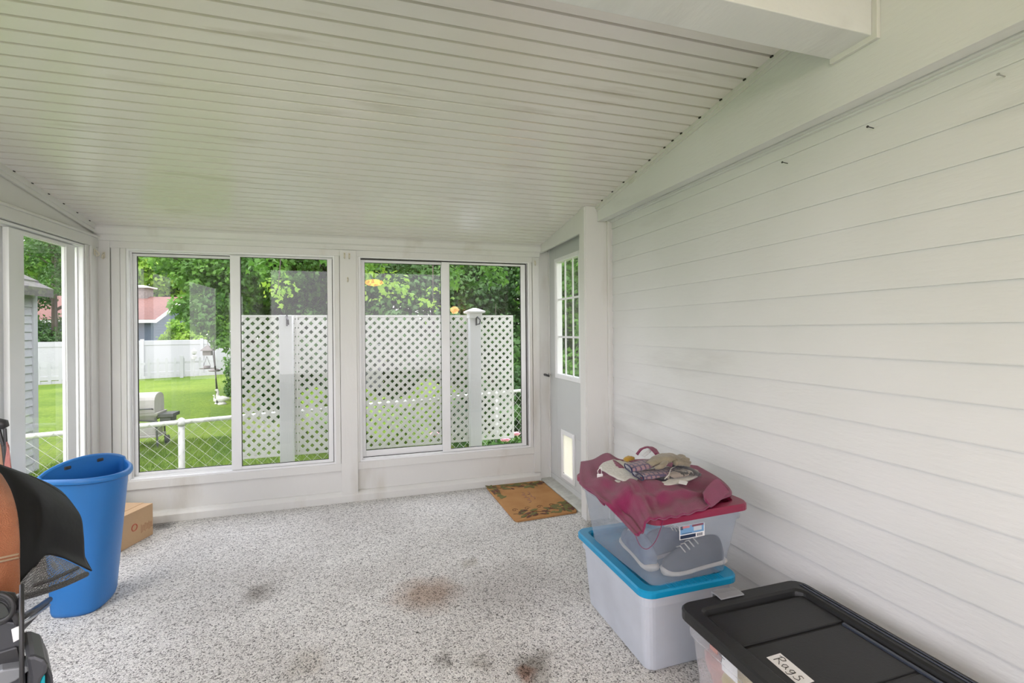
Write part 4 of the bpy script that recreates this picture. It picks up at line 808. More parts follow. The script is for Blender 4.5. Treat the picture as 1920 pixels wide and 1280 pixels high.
mb = MB(); mb.obox((1.335, 1.5375, 0.272), (0.017, 0, 0), (0, 0.0008, 0), (0, 0, 0.013)); mb.build('red_sticker', M_prt, b1)
ZU = 0.331
b2 = tote('storage_bin', 'clear storage bin with burgundy lid holding shoes, top of the stack', 1.200, 1.800, ZU, 0.285, 0.180, 0.232, 0.216, 0.285, M_clear_bin, M_burg, ang=math.radians(3), ov=0.020, ridges=False)
# shoes inside the clear bin
def shoe(cx, cy, z, ang, s, mu, ms, label):
    r = empty('shoe', (cx, cy, z), label, 'shoe')
    def T(x, y, zz): return Vector((cx+(x*math.cos(ang)-y*math.sin(ang))*s, cy+(x*math.sin(ang)+y*math.cos(ang))*s, z+zz*s))
    st = [(-0.145, 0.028, 0.0, 0.075), (-0.12, 0.038, 0.0, 0.10), (-0.06, 0.038, 0.0, 0.105), (0.0, 0.040, 0.0, 0.095), (0.06, 0.048, 0.0, 0.075), (0.11, 0.046, 0.0, 0.06), (0.14, 0.034, 0.0, 0.045), (0.152, 0.012, 0.01, 0.03)]
    up, so = [], []
    for x, hw_, zb_, zt_ in st:
        up.append([T(x, hw_*math.cos(a)*(0.75 if math.sin(a) > 0.7 else 1), 0.022+(zt_-0.0)*max(0, math.sin(a))**0.8+0.0) if math.sin(a) >= -0.01 else T(x, hw_*math.cos(a)*0.9, 0.018) for a in [2*math.pi*k/16 for k in range(16)]])
        so.append([T(x*1.03, (hw_+0.005)*math.cos(a), 0.012+0.014*math.sin(a)) for a in [2*math.pi*k/12 for k in range(12)]])
    MB().rings(up).build('shoe_upper', mu, r, smooth=True, sub=1); MB().rings(so).build('shoe_sole', ms, r, smooth=True)
    lc = MB()
    for k in range(4): x = 0.0+0.022*k; zz = 0.022+lerp(0.098, 0.075, k/3); lc.tube([T(x, -0.026, zz-0.012), T(x+0.004, 0, zz+0.004), T(x, 0.026, zz-0.012)], 0.0028*s, 6)
    lc.build('shoe_laces', ms, r)
M_su = mat('charcoal_shoe_mesh', (0.028, 0.030, 0.036), 0.8, noise=(30, 0.3, (0.08, 0.085, 0.095))); M_ss = mat('pale_shoe_rubber', (0.62, 0.60, 0.54), 0.6, noise=(10, 0.3, (0.5, 0.48, 0.43)))
shoe(1.275, 1.635, ZU+0.014, math.radians(184), 0.98, M_su, M_ss, 'dark grey running shoe with pale sole lying in front in the clear bin')
shoe(1.12, 1.80, ZU+0.014, math.radians(80), 0.95, mat('blue_grey_shoe', (0.05, 0.08, 0.14), 0.8, noise=(30, 0.3, (0.18, 0.22, 0.3))), M_ss, 'blue-grey shoe along the left side in the clear bin')
shoe(1.26, 1.78, ZU+0.014, math.radians(10), 0.95, mat('navy_shoe', (0.02, 0.03, 0.07), 0.8, noise=(30, 0.3, (0.08, 0.1, 0.18))), M_ss, 'navy shoe behind the front shoe in the clear bin')
# paper label on the clear bin
la = math.radians(3); lu = Vector((math.cos(la), math.sin(la), 0)); ln_ = Vector((math.sin(la), -math.cos(la), 0))
def onfront(px, py, off=0.0):
    n_ = ln_; P0 = Vector((1.200, 1.800, 0))+ln_*0.279; d = at(px, py, y=1.0)-Vector((0, 0, EYE)); t_ = (P0-Vector((0, 0, EYE))).dot(n_)/d.dot(n_); return Vector((0, 0, EYE))+d*t_+n_*off
Lc = [onfront(1273, 1012), onfront(1320, 1004), onfront(1318, 979), onfront(1274, 986)]
LB = Lc[0]; Lx = (Lc[1]-Lc[0]); Lx.z = 0; Lz = Vector((0, 0, Lc[3].z-Lc[0].z)); M_ink = {}
for nm, cc in (('white', (0.82, 0.82, 0.82)), ('sky', (0.16, 0.33, 0.55)), ('navy', (0.015, 0.03, 0.07)), ('red', (0.62, 0.2, 0.2)), ('wine', (0.22, 0.02, 0.05)), ('grey', (0.5, 0.55, 0.6))):
    M_ink[nm] = mat('print_'+nm, cc, 0.45, noise=(20, 0.3, tuple(v*0.92 for v in cc)))
def lq(mb, u0, u1, v0, v1, k): mb.obox(LB+Lx*(u0+u1)/2+Lz*(v0+v1)/2+ln_*(0.0030+0.0003*k), Lx*(u1-u0)/2, ln_*0.00015, Lz*(v1-v0)/2)
mb = MB(); lq(mb, 0, 1, 0, 1, 0); lab_ = mb.build('paper_label', M_ink['white'], b2)
for nm, rects in (('sky', ((0.03, 0.97, 0.36, 0.97),)), ('navy', ((0.03, 0.64, 0.05, 0.30), (0.03, 0.14, 0.72, 0.97))), ('red', ((0.12, 0.40, 0.80, 0.95),)), ('wine', ((0.50, 0.95, 0.82, 0.96),)), ('grey', ((0.56, 0.88, 0.50, 0.82),)),
                  ('white', tuple((0.30, 0.60, 0.0, 0.0) for _ in ()))):
    if rects:
        mb = MB(); [lq(mb, *r_, {'sky': 1}.get(nm, 2)) for r_ in rects]; mb.build('label_print', M_ink[nm], lab_)
mb = MB(); [lq(mb, 0.69+0.027*k, 0.69+0.027*k+(0.012 if k % 3 else 0.018), 0.07, 0.28, 2) for k in range(9)]; [lq(mb, 0.10+0.05*k, 0.13+0.05*k, 0.39, 0.45, 2) for k in range(8)]; mb.build('barcode', M_ink['navy'], lab_)
# black tote with rags
tb_ = tote('storage_tote', 'long clear tote with black latching lid marked with a rag label, against the siding', 1.285, 0.90, 0, 0.350, 0.225, 0.43, 0.248, 0.478, M_clear2, M_blk, 0.034, ov=0.022, inset=0.058, ridges=False)
ZL = 0.350-0.012+0.034
lid_ = [c for c in tb_.children if c.name.startswith('bin_lid')][0]
mb = MB(); fz_ = ZL-0.022
mb.box(1.075, 1.495, 1.170, 1.325, fz_-0.002, fz_+0.006); mb.box(1.075, 1.470, 0.94, 1.160, fz_-0.002, fz_+0.004); mb.box(1.075, 1.470, 0.45, 0.93, fz_-0.002, fz_+0.004); mb.build('lid_panel', M_blk, lid_, bevel=0.003)
mb = MB(); mb.box(1.520, 1.526, 0.42, 1.36, ZL, ZL+0.003); mb.box(1.534, 1.538, 0.42, 1.36, ZL, ZL+0.003); mb.box(1.4725, 1.483, 0.45, 1.16, fz_, fz_+0.009); mb.build('lid_groove_rail', mat('dark_navy_plastic', (0.05, 0.06, 0.085), 0.25, noise=(5, 0.3, (0.04, 0.05, 0.07))), lid_, bevel=0.001)
mb = MB(); mb.prism([(1.405, ZL-0.045), (1.409, ZL+0.002), (1.39, ZL+0.004), (1.365, ZL+0.001), (1.365, ZL+0.006), (1.39, ZL+0.009), (1.415, ZL+0.008), (1.413, ZL-0.045)], 'x', 1.175, 1.275); mb.build('lid_latch', M_latch, tb_, bevel=0.002)
mb = MB(); mb.obox((1.055, 1.26, 0.30), (0.001, 0, 0), (0, 0.018, 0), (0, 0, 0.012)); mb.build('red_sticker', M_prt, tb_)
# "Rags" paper label with pen strokes
pa, pb_, pc_ = at(1437, 1232, z=fz_+0.005), at(1497, 1284, z=fz_+0.005), at(1463, 1224, z=fz_+0.005)
M_paper = mat('white_paper', (0.80, 0.80, 0.80), 0.6, noise=(8, 0.3, (0.75, 0.75, 0.75))); M_pen = mat('black_ink', (0.02, 0.02, 0.02), 0.6, noise=(30, 0.2, (0.03, 0.03, 0.03)))
ex = (pb_-pa)*1.04; ey = (pc_-pa); nx = Vector((0, 0, 1))
mb = MB(); mb.obox(pa+ex/2+ey/2, ex/2, ey/2, nx*0.0002); pl_ = mb.build('paper_label', M_paper, lid_)
def S(u, v): return pa+ex*u+ey*v+nx*0.0006
def pen(*strokes):
    mb = MB()
    for st in strokes: mb.tube([S(*p) for p in st], 0.0011, 5)
    return mb.build('handwriting', M_pen, pl_)
pen([(0.13, 0.22), (0.14, 0.85)], [(0.08, 0.78), (0.18, 0.90), (0.27, 0.80), (0.24, 0.62), (0.14, 0.55), (0.22, 0.42), (0.30, 0.22)],
    [(0.44, 0.55), (0.38, 0.58), (0.34, 0.42), (0.37, 0.25), (0.43, 0.34), (0.45, 0.56), (0.45, 0.35), (0.49, 0.24)],
    [(0.64, 0.56), (0.58, 0.60), (0.54, 0.45), (0.58, 0.32), (0.64, 0.42), (0.65, 0.58), (0.65, 0.25), (0.61, 0.06), (0.54, 0.12)],
    [(0.86, 0.62), (0.79, 0.66), (0.76, 0.52), (0.84, 0.42), (0.86, 0.26), (0.78, 0.16), (0.72, 0.22)])
# folded label on the tote's near side
mb = MB(); s0, s1 = at(1343, 1262, x=1.052), at(1362, 1262, x=1.052)
mb.obox((1.049, 1.185, 0.285), (0.0004, 0, 0), (0, 0.032, 0), (0, 0, 0.024)); sl_ = mb.build('side_label', M_paper, tb_)
mb = MB(); mb.tube([(1.0482, 1.215, 0.300), (1.0482, 1.222, 0.275)], 0.0011, 5); mb.tube([(1.0482, 1.205, 0.300), (1.0482, 1.228, 0.303)], 0.0011, 5); mb.build('handwriting', M_pen, sl_)
# rags inside: crumpled bundles
rr = random.Random(9)
for k, (x, y, z_, c, nm) in enumerate(((1.155, 1.165, 0.225, (0.62, 0.47, 0.16), 'yellow'), (1.16, 1.265, 0.16, (0.62, 0.30, 0.28), 'pink'), (1.155, 1.06, 0.14, (0.06, 0.08, 0.15), 'navy'), (1.30, 1.24, 0.14, (0.75, 0.72, 0.68), 'white'), (1.35, 1.0, 0.15, (0.30, 0.32, 0.36), 'grey'), (1.20, 0.85, 0.15, (0.55, 0.2, 0.15), 'red'))):
    mb = MB(); ph = [rr.uniform(0, 6) for _ in range(6)]
    def fn(u, v, x=x, y=y, z_=z_, ph=ph):
        a, b = u*2*math.pi, v*math.pi; r_ = 1+0.16*math.sin(3*a+ph[0]+2*b)+0.12*math.sin(5*b+ph[1]+a)+0.06*math.sin(9*a+ph[2])*math.sin(7*b)
        return Vector((x+0.085*r_*math.cos(a)*math.sin(b), y+0.11*r_*math.sin(a)*math.sin(b), z_+0.085*r_*math.cos(b)))
    mb.grid(fn, 28, 16); tag(mb.build('rag', cloth_mat('rag_'+nm, c, tuple(v*0.75 for v in c)), smooth=True), 'crumpled %s rag packed inside the black-lidded tote' % nm, 'rag')
# ---- towel and cloth heap on the clear bin
def coons_obj(name, m, parent, c0, c1, d0, d1, bump, nu=40, nv=30, solid=0.005, sub=0):
    return MB().grid(coons(c0, c1, d0, d1, bump), nu, nv).build(name, m, parent, smooth=True, solid=solid, fix=False, sub=sub)
M_tow = cloth_mat('burgundy_terry', (0.24, 0.022, 0.090), (0.18, 0.016, 0.065), 330, 1.0, 30)
T = lambda px, py, z: at(px, py, z=z)
LZ = 0.634
tip = at(1192, 1004, y=1.462)
c0 = [tip, at(1206, 996, y=1.462), T(1214, 976, LZ+0.006), T(1245, 972, LZ+0.008), T(1290, 963, LZ+0.008), T(1332, 950, LZ+0.009)]
c1 = [T(1089, 866, LZ+0.012), T(1112, 862, LZ+0.02), T(1138, 850, LZ+0.045), T(1165, 862, LZ+0.03), T(1220, 862, LZ+0.02), T(1308, 874, LZ+0.02)]
d0 = [tip, at(1162, 972, x=0.925), T(1134, 944, LZ-0.002), T(1110, 922, LZ+0.0), T(1088, 904, LZ+0.002), T(1089, 866, LZ+0.012)]
d1 = [T(1332, 950, LZ+0.009), T(1352, 936, LZ+0.010), T(1372, 925, LZ+0.012), T(1352, 900, LZ+0.014), T(1308, 874, LZ+0.02)]
def tb_(u, v):
    e = math.sin(math.pi*min(1, max(0, u)))*math.sin(math.pi*min(1, max(0, v)))
    return Vector((0.006*math.sin(11*v+2)*e, 0.006*math.sin(9*u+4*v)*e, e*0.020+(0.007*math.sin(16*u+7*v)+0.006*math.sin(23*v-9*u)+0.003*math.sin(41*u+17*v))*min(1, e*2.5)+0.003*math.sin(60*u)*(1-v)))
tw = empty('hand_towel', (1.15, 1.75, LZ), 'burgundy terry towel spread over the top bin with one corner hanging down', 'towel')
coons_obj('towel_cloth', M_tow, tw, c0, c1, d0, d1, tb_, 70, 56, 0.007)
a_, b_, c_ = T(1334, 951, LZ+0.006), T(1342, 902, LZ+0.055), T(1366, 921, LZ+0.02)
coons_obj('towel_fold', M_tow, tw, [a_, T(1350, 938, LZ+0.01), c_], [T(1318, 925, LZ+0.04), b_, T(1364, 918, LZ+0.03)], [a_, T(1322, 938, LZ+0.03), T(1318, 925, LZ+0.04)], [c_, T(1366, 919, LZ+0.025), T(1364, 918, LZ+0.03)],
          lambda u, v: Vector((0, 0, 0.012*math.sin(math.pi*u)*v)), 16, 10, 0.006)
coons_obj('towel_underlayer', M_tow, tw, [T(1086, 906, LZ-0.012), T(1110, 926, LZ-0.014), T(1134, 947, LZ-0.014)], [T(1092, 892, LZ+0.001), T(1114, 912, LZ+0.001), T(1138, 934, LZ+0.001)],
          [T(1086, 906, LZ-0.012), T(1092, 892, LZ+0.001)], [T(1134, 947, LZ-0.014), T(1138, 934, LZ+0.001)], lambda u, v: Vector((-0.004*math.sin(9*u), 0, 0.002*math.sin(12*u))), 16, 5, 0.006)
MB().tube([poly_at([at(1243, 974, y=1.486), at(1239, 990, y=1.484), at(1228, 1016, y=1.48), at(1213, 1029, y=1.475), at(1200, 1022, y=1.47), at(1192, 1004, y=1.464)], i/24) for i in range(25)], 0.0013, 6).build('loose_thread', M_tow, tw)
def flat(name, m, parent, path, wid, thk, solid=0, capped=True, n=16, up=Vector((0, 0, 1)), seg=18):
    """rounded flat cloth body swept along a path; wid/thk lists"""
    K = seg; rings = []
    for i in range(K+1):
        t_ = i/K; p = poly_at(path, t_); p2 = poly_at(path, min(1, t_+0.02)); p1 = poly_at(path, max(0, t_-0.02)); d = (p2-p1).normalized(); s_ = d.cross(up).normalized(); u_ = s_.cross(d)
        w_ = poly_at([(x, 0, 0) for x in wid], t_).x; h_ = poly_at([(x, 0, 0) for x in thk], t_).x
        rings.append([p+s_*(w_*(abs(math.cos(a))**0.7)*(1 if math.cos(a) > 0 else -1))+u_*(h_*math.sin(a)*(1+0.08*math.sin(5*a+7*t_))+0.0012*math.sin(30*t_+3*a)) for a in [2*math.pi*k/n for k in range(n)]])
    mb = MB(); mb.rings(rings, cap0=capped, cap1=True); return mb.build(name, m, parent, smooth=True, solid=solid), rings
def plaid_mat():
    m = cloth_mat('mauve_plaid_quilt', (0.26, 0.16, 0.19), (0.22, 0.13, 0.16), 200, 0.7); t = m.node_tree; b = t.nodes['Principled BSDF']; tcn = t.nodes.new('ShaderNodeTexCoord')
    col = None
    for ax, sc in (('X', 42), ('Y', 38)):
        wv = t.nodes.new('ShaderNodeTexWave'); wv.bands_direction = ax; wv.inputs['Scale'].default_value = sc/3; wv.inputs['Distortion'].default_value = 0.4; t.links.new(tcn.outputs['Object'], wv.inputs[0])
        f = ramp(t, wv.outputs[1], 0.72, 0.85); col = mixrgb(t, f, col or (0.30, 0.19, 0.21), (0.10, 0.08, 0.14))
    t.links.new(col, b.inputs['Base Color']); return m
def camo_mat():
    m = cloth_mat('grey_black_mottled', (0.2, 0.2, 0.2), (0.1, 0.1, 0.1)); t = m.node_tree; b = t.nodes['Principled BSDF']
    c = mixrgb(t, ramp(t, noise_node(t, 38, 2), 0.50, 0.53), (0.30, 0.26, 0.22), (0.05, 0.05, 0.05)); c = mixrgb(t, ramp(t, noise_node(t, 30, 2, loc=(5, 2, 1)), 0.57, 0.60), c, (0.42, 0.40, 0.38)); t.links.new(c, b.inputs['Base Color']); return m
M_pl, M_camo = plaid_mat(), camo_mat(); M_nav = cloth_mat('navy_binding', (0.02, 0.025, 0.09), (0.015, 0.02, 0.06)); M_wq = cloth_mat('white_quilting', (0.62, 0.61, 0.56), (0.54, 0.53, 0.48), 90, 1.0, 60)
M_tan = cloth_mat('tan_suede', (0.30, 0.26, 0.18), (0.20, 0.175, 0.13), 150, 0.6, 22); M_org = cloth_mat('rust_cloth', (0.45, 0.19, 0.05), (0.3, 0.12, 0.03)); M_bks = cloth_mat('black_cloth', (0.018, 0.018, 0.025), (0.03, 0.03, 0.035))
Z1 = 0.672
# white quilted pot holder
p0 = [T(1123, 877, Z1+0.004), T(1160, 898, Z1+0.006), T(1200, 908, Z1+0.004), T(1250, 910, Z1), T(1284, 903, Z1-0.002)]
p1 = [T(1150, 862, Z1+0.012), T(1185, 868, Z1+0.010), T(1230, 872, Z1+0.006), T(1270, 880, Z1+0.004), T(1308, 893, Z1)]
ph_ = empty('pot_holder', (1.15, 1.8, Z1), 'white quilted pot holder lying flat on the burgundy towel', 'pot holder')
coons_obj('quilted_pad', M_wq, ph_, p0, p1, [p0[0], T(1132, 868, Z1+0.010), p1[0]], [p0[-1], T(1298, 898, Z1), p1[-1]], lambda u, v: Vector((0, 0, 0.010*math.sin(math.pi*u)*math.sin(math.pi*v)+0.0016*math.sin(70*u)*math.sin(40*v))), 50, 24, 0.007)
mb = MB(); q0 = T(1280, 908, Z1+0.009); mb.grid(coons([T(1272, 906, Z1+0.008), T(1287, 909, Z1+0.006)], [T(1274, 900, Z1+0.012), T(1290, 903, Z1+0.010)], [T(1272, 906, Z1+0.008), T(1274, 900, Z1+0.012)], [T(1287, 909, Z1+0.006), T(1290, 903, Z1+0.010)]), 4, 3)
mb.build('care_tag', M_paper, ph_, solid=0.001, fix=False)
# white binder clip
cp = T(1126, 886, Z1+0.006); cl = empty('binder_clip', cp, 'small white binder clip biting the left tip of the pot holder', 'clip')
mb = MB(); mb.obox(cp+Vector((-0.004, -0.002, -0.012)), (0.013, -0.003, 0), (0.001, 0.002, 0), (0, 0, 0.008)); mb.build('clip_body', M_paper, cl, bevel=0.001)
mb = MB()
for s_ in (-1, 1): mb.tube([cp+Vector((-0.004+0.008*s_, -0.002, -0.004)), cp+Vector((-0.006+0.010*s_, -0.002, 0.010)), cp+Vector((-0.002+0.004*s_, -0.002, 0.022)), cp+Vector((0.004, -0.002, 0.024))], 0.0012, 6)
mb.build('clip_wire', M_paper, cl)
# scraps peeking out in front
def scrap(name, m, lab, cat, pts0, pts1, amp=0.004, solid=0.002):
    o = coons_obj(name, m, None, pts0, pts1, [pts0[0], pts1[0]], [pts0[-1], pts1[-1]], lambda u, v: Vector((0, 0, amp*math.sin(math.pi*u)*math.sin(math.pi*v)+amp*0.3*math.sin(13*u+5*v))), 18, 8, solid)
    return tag(o, lab, cat)
Z2 = 0.663
scrap('cloth_scrap', M_wq, 'white and pale pink cloth corner sticking out in front of the pot holder', 'cloth', [T(1135, 899, Z2), T(1165, 914, Z2), T(1192, 924, Z2-0.002)], [T(1150, 899, Z2+0.004), T(1172, 903, Z2+0.004), T(1198, 914, Z2)])
scrap('cloth_scrap', M_org, 'rust-orange cloth scrap in front of the pot holder', 'cloth', [T(1185, 915, Z2+0.003), T(1196, 920, Z2+0.001), T(1211, 920, Z2)], [T(1172, 905, Z2+0.008), T(1195, 908, Z2+0.008), T(1213, 912, Z2+0.006)])
scrap('cloth_scrap', M_bks, 'black and navy cloth scrap tucked under the front of the pot holder', 'cloth', [T(1196, 909, Z2+0.006), T(1216, 917, Z2+0.003), T(1232, 910, Z2+0.002)], [T(1196, 901, Z2+0.010), T(1218, 901, Z2+0.010), T(1244, 905, Z2+0.004)])
# lower plaid mitt with dark lining
def mitt(lab, path, wid, thk, cuffm):
    r = empty('oven_mitt', path[0], lab, 'oven mitt'); o, rg = flat('mitt_shell', M_pl, r, path, wid, thk, capped=False, n=20)
    end = rg[0]; c = sum(end, Vector())/len(end)
    MB().tube(end, 0.0032, 6, closed=True).build('cuff_binding', M_nav, r, smooth=True)
    d = (Vector(path[1])-Vector(path[0])).normalized(); inner = [[c+(p-c)*0.93+d*t_ for p in end] for t_ in (0.0, 0.02, 0.05)]
    MB().rings(inner, cap0=False).build('mitt_lining', cuffm, r, smooth=True); return r
M_lin = cloth_mat('white_lining', (0.70, 0.70, 0.72), (0.6, 0.6, 0.62))
mitt('lower mauve plaid mitt with navy edged white cuff opening', [T(1196, 891, 0.700), T(1225, 888, 0.700), T(1255, 882, 0.698), T(1280, 880, 0.692)], [0.046, 0.044, 0.036, 0.024], [0.012, 0.012, 0.010, 0.008], M_lin)
mitt('upper mauve plaid mitt folded, resting on top of the lower mitt', [T(1178, 877, 0.722), T(1200, 873, 0.728), T(1222, 867, 0.730), T(1245, 862, 0.728)], [0.040, 0.042, 0.036, 0.026], [0.013, 0.014, 0.012, 0.008], M_lin)
gl = empty('work_glove', T(1240, 858, 0.735), 'tan suede glove bent over the top of the cloth heap', 'glove')
flat('glove_palm', M_tan, gl, [T(1218, 870, 0.740), T(1238, 861, 0.752), T(1258, 858, 0.752), T(1276, 864, 0.742)], [0.020, 0.040, 0.044, 0.036], [0.008, 0.015, 0.016, 0.012])
for k, (e, l) in enumerate(((T(1291, 872, 0.722), 0), (T(1293, 867, 0.724), 1), (T(1290, 861, 0.728), 2), (T(1282, 856, 0.732), 3))):
    s_ = T(1266+k*1.5, 868-k*3.2, 0.746); flat('glove_finger', M_tan, gl, [s_, s_.lerp(e, 0.55)+Vector((0, 0, 0.004)), e], [0.012, 0.012, 0.009], [0.010, 0.010, 0.007], seg=10, n=12)
flat('glove_thumb', M_tan, gl, [T(1248, 866, 0.748), T(1240, 874, 0.740), T(1228, 877, 0.733)], [0.012, 0.012, 0.008], [0.010, 0.010, 0.006], seg=8, n=12)
cg = empty('mottled_glove', T(1270, 885, 0.69), 'grey and black mottled fabric glove right of the plaid mitts', 'glove')
flat('glove_palm', M_camo, cg, [T(1243, 893, 0.690), T(1265, 888, 0.694), T(1290, 884, 0.690), T(1306, 884, 0.684)], [0.022, 0.036, 0.034, 0.014], [0.010, 0.014, 0.012, 0.008])
flat('glove_cuff', cloth_mat('grey_knit', (0.12, 0.12, 0.125), (0.08, 0.08, 0.085)), cg, [T(1262, 872, 0.706), T(1285, 877, 0.702), T(1312, 890, 0.690)], [0.014, 0.016, 0.012], [0.008, 0.009, 0.007])
MB().tube([T(1246, 898, 0.690), T(1254, 890, 0.706), T(1258, 878, 0.716), T(1268, 873, 0.716)], 0.002, 6).build('glove_piping', M_wq, cg, smooth=True)
o, _ = flat('cloth_scrap', M_bks, None, [T(1226, 897, 0.684), T(1240, 899, 0.682), T(1254, 893, 0.684)], [0.012, 0.020, 0.008], [0.006, 0.010, 0.005]); tag(o, 'black cloth bunched under the cuff of the lower mitt', 'cloth')
o, _ = flat('sponge', cloth_mat('yellow_sponge', (0.60, 0.38, 0.07), (0.45, 0.26, 0.04), 120, 1), None, [T(1173, 862, 0.700), T(1180, 859, 0.703), T(1187, 859, 0.700)], [0.014, 0.017, 0.012], [0.009, 0.011, 0.008], seg=8); tag(o, 'small yellow sponge piece behind the plaid mitts', 'sponge')
lpth = [T(1194, 852, 0.715), T(1202, 842, 0.740), T(1214, 838, 0.752), T(1224, 841, 0.752), T(1233, 852, 0.740)]
lo_ = empty('strap_loop', lpth[0], 'burgundy cloth strap looping up behind the gloves, white tag inside', 'strap')
flat('loop_band', M_tow, lo_, lpth, [0.012, 0.014, 0.014, 0.016, 0.012], [0.003]*5, n=10)
flat('strap_tag', M_lin, lo_, [T(1206, 855, 0.720), T(1214, 848, 0.735), T(1219, 843, 0.745)], [0.012, 0.014, 0.010], [0.002]*3, n=8, seg=8)
# ---- left foreground
M_fab = mat('black_nylon', (0.010, 0.010, 0.011), 0.5, noise=(6, 0.3, (0.014, 0.014, 0.016)), bump=(25, 0.35), spec=0.25)
cc = empty('camp_chair', (-1.25, 2.05, 0), 'folded black fabric camp chair with mesh edge in front of blue bin', 'chair')
t0, t1, t2, t3, t4 = at(-70, 850, y=2.10), at(-10, 868, y=2.08), at(45, 888, y=2.10), at(92, 912, y=2.14), at(128, 936, y=2.20)
b0, b1_, b2_, b3, b4 = at(-70, 1165, y=1.80), at(20, 1122, y=1.84), at(62, 1068, y=1.92), at(95, 1040, y=1.98), at(172, 1070, y=2.08)
right = [b4, at(157, 1045, y=2.12), at(153, 1000, y=2.16), at(148, 965, y=2.19), t4]
fr_b = lambda u, v: Vector((0.035, -0.05, 0))*math.sin(math.pi*v)*(0.4+0.6*math.sin(math.pi*min(1, u*1.0)))+Vector((0, 0.012*math.sin(9*u+7*v)+0.006*math.sin(21*u-4*v), 0))*math.sin(math.pi*u)*math.sin(math.pi*v)
coons_obj('chair_cover', M_fab, cc, [b0, b1_, b2_, b3, b4], [t0, t1, t2, t3, t4], [b0, t0], right, fr_b, 44, 30, 0.004)
bk = lambda p, d=0.30: Vector(p)+Vector((-0.10, d, -0.02))
coons_obj('chair_cover_back', M_fab, cc, [bk(b0), bk(b1_), bk(b2_), bk(b3), b4], [t0, t1, t2, t3, t4], [bk(b0), t0], right, lambda u, v: Vector((0, 0.06, 0.0))*math.sin(math.pi*v)*math.sin(math.pi*u), 20, 14, 0.004)
def mesh_mat():
    m = bpy.data.materials.new('black_mesh_fabric'); m.use_nodes = True; t = m.node_tree; b = t.nodes['Principled BSDF']; out = t.nodes['Material Output']
    b.inputs['Base Color'].default_value = (0.03, 0.03, 0.032, 1); b.inputs['Roughness'].default_value = 0.4
    v = t.nodes.new('ShaderNodeTexVoronoi'); v.inputs['Scale'].default_value = 210; v.inputs['Randomness'].default_value = 0.12
    tcn = t.nodes.new('ShaderNodeTexCoord'); t.links.new(tcn.outputs['Object'], v.inputs['Vector'])
    f = ramp(t, v.outputs['Distance'], 0.30, 0.36); tr = t.nodes.new('ShaderNodeBsdfTransparent'); mx = t.nodes.new('ShaderNodeMixShader')
    t.links.new(f, mx.inputs[0]); t.links.new(tr.outputs[0], mx.inputs[1]); t.links.new(b.outputs[0], mx.inputs[2]); t.links.new(mx.outputs[0], out.inputs[0])
    t.links.new(ramp(t, noise_node(t, 700, 2), 0.45, 0.6, (0.02, 0.02, 0.02), (0.35, 0.35, 0.36)), b.inputs['Base Color']); return m
M_mesh = mesh_mat()
m0_ = [at(36, 1118, y=1.80), at(80, 1106, y=1.86), at(125, 1090, y=1.93), at(163, 1073, y=2.02)]
m1_ = [at(38, 1092, y=1.83), at(64, 1062, y=1.92), at(92, 1040, y=1.97), at(150, 1062, y=2.05)]
coons_obj('mesh_panel', M_mesh, cc, m0_, m1_, [m0_[0], m1_[0]], [m0_[-1], m1_[-1]], lambda u, v: Vector((0.01, -0.015, 0))*math.sin(math.pi*u)*math.sin(math.pi*v), 24, 12, 0)
M_wv = mat('grey_woven_sleeve', (0.16, 0.16, 0.165), 0.6, noise=(500, 0.1, (0.02, 0.02, 0.02)), bump=(400, 0.8))
MB().tube([poly_at(m0_, i/16)+Vector((0, -0.004, -0.004)) for i in range(17)], 0.009, 10).build('sleeve_tube', M_wv, cc, smooth=True)
MB().tube([at(62, 1098, y=1.85), at(100, 1085, y=1.90), at(146, 1064, y=1.99)], 0.006, 10).build('sleeve_tube', M_wv, cc, smooth=True)
fr1, fr2 = [at(30, 1165, y=2.02), at(60, 1146, y=2.16), at(92, 1124, y=2.34)], [at(28, 1178, y=2.00), at(60, 1158, y=2.14), at(92, 1134, y=2.30)]
MB().tube(fr1, 0.011, 10).build('frame_bar', M_black, cc, smooth=True); MB().tube(fr2, 0.005, 10).build('frame_bar', M_metal, cc, smooth=True)
for i, (p, q_) in enumerate(((at(-40, 1150, y=1.85), (-1.28, 1.86)), (at(30, 1165, y=2.02), (-1.34, 2.02)), (at(92, 1124, y=2.34), (-1.46, 2.52)), (at(-60, 900, y=2.2), (-1.60, 2.40)))):
    MB().tube([p, (q_[0], q_[1], 0.0)], 0.010, 10).build('chair_leg', M_black, cc, smooth=True)
# orange towel
M_ot = cloth_mat('orange_terry', (0.50, 0.20, 0.10), (0.42, 0.155, 0.075), 330, 1.0, 25)
otw = empty('beach_towel', at(0, 1000, y=1.74), 'rust-orange terry towel with a pale stripe draped at the far left', 'towel')
ob = [at(-90, 1150, y=1.68), at(-30, 1136, y=1.71), at(5, 1122, y=1.73), at(37, 1110, y=1.76)]; om_ = [at(-90, 1062, y=1.70), at(-30, 1060, y=1.72), at(5, 1053, y=1.74), at(36, 1046, y=1.77)]
otp = [at(-90, 850, y=1.90), at(-30, 864, y=1.89), at(-10, 880, y=1.90), at(2, 892, y=1.92)]
oright = [om_[-1], at(35, 1000, y=1.79), at(30, 955, y=1.82), at(18, 918, y=1.87), otp[-1]]
coons_obj('towel_cloth', M_ot, otw, ob, om_, [ob[0], om_[0]], [ob[-1], om_[-1]], lambda u, v: Vector((0, -0.004*math.sin(9*u), 0)), 20, 8, 0.007)
coons_obj('towel_cloth', M_ot, otw, om_, otp, [om_[0], otp[0]], oright, lambda u, v: Vector((0.01, -0.014, 0))*math.sin(math.pi*v)*math.sin(math.pi*u*0.9)+Vector((0, 0.004*math.sin(12*u), 0))*math.sin(math.pi*v), 24, 24, 0.007)
mb = MB()
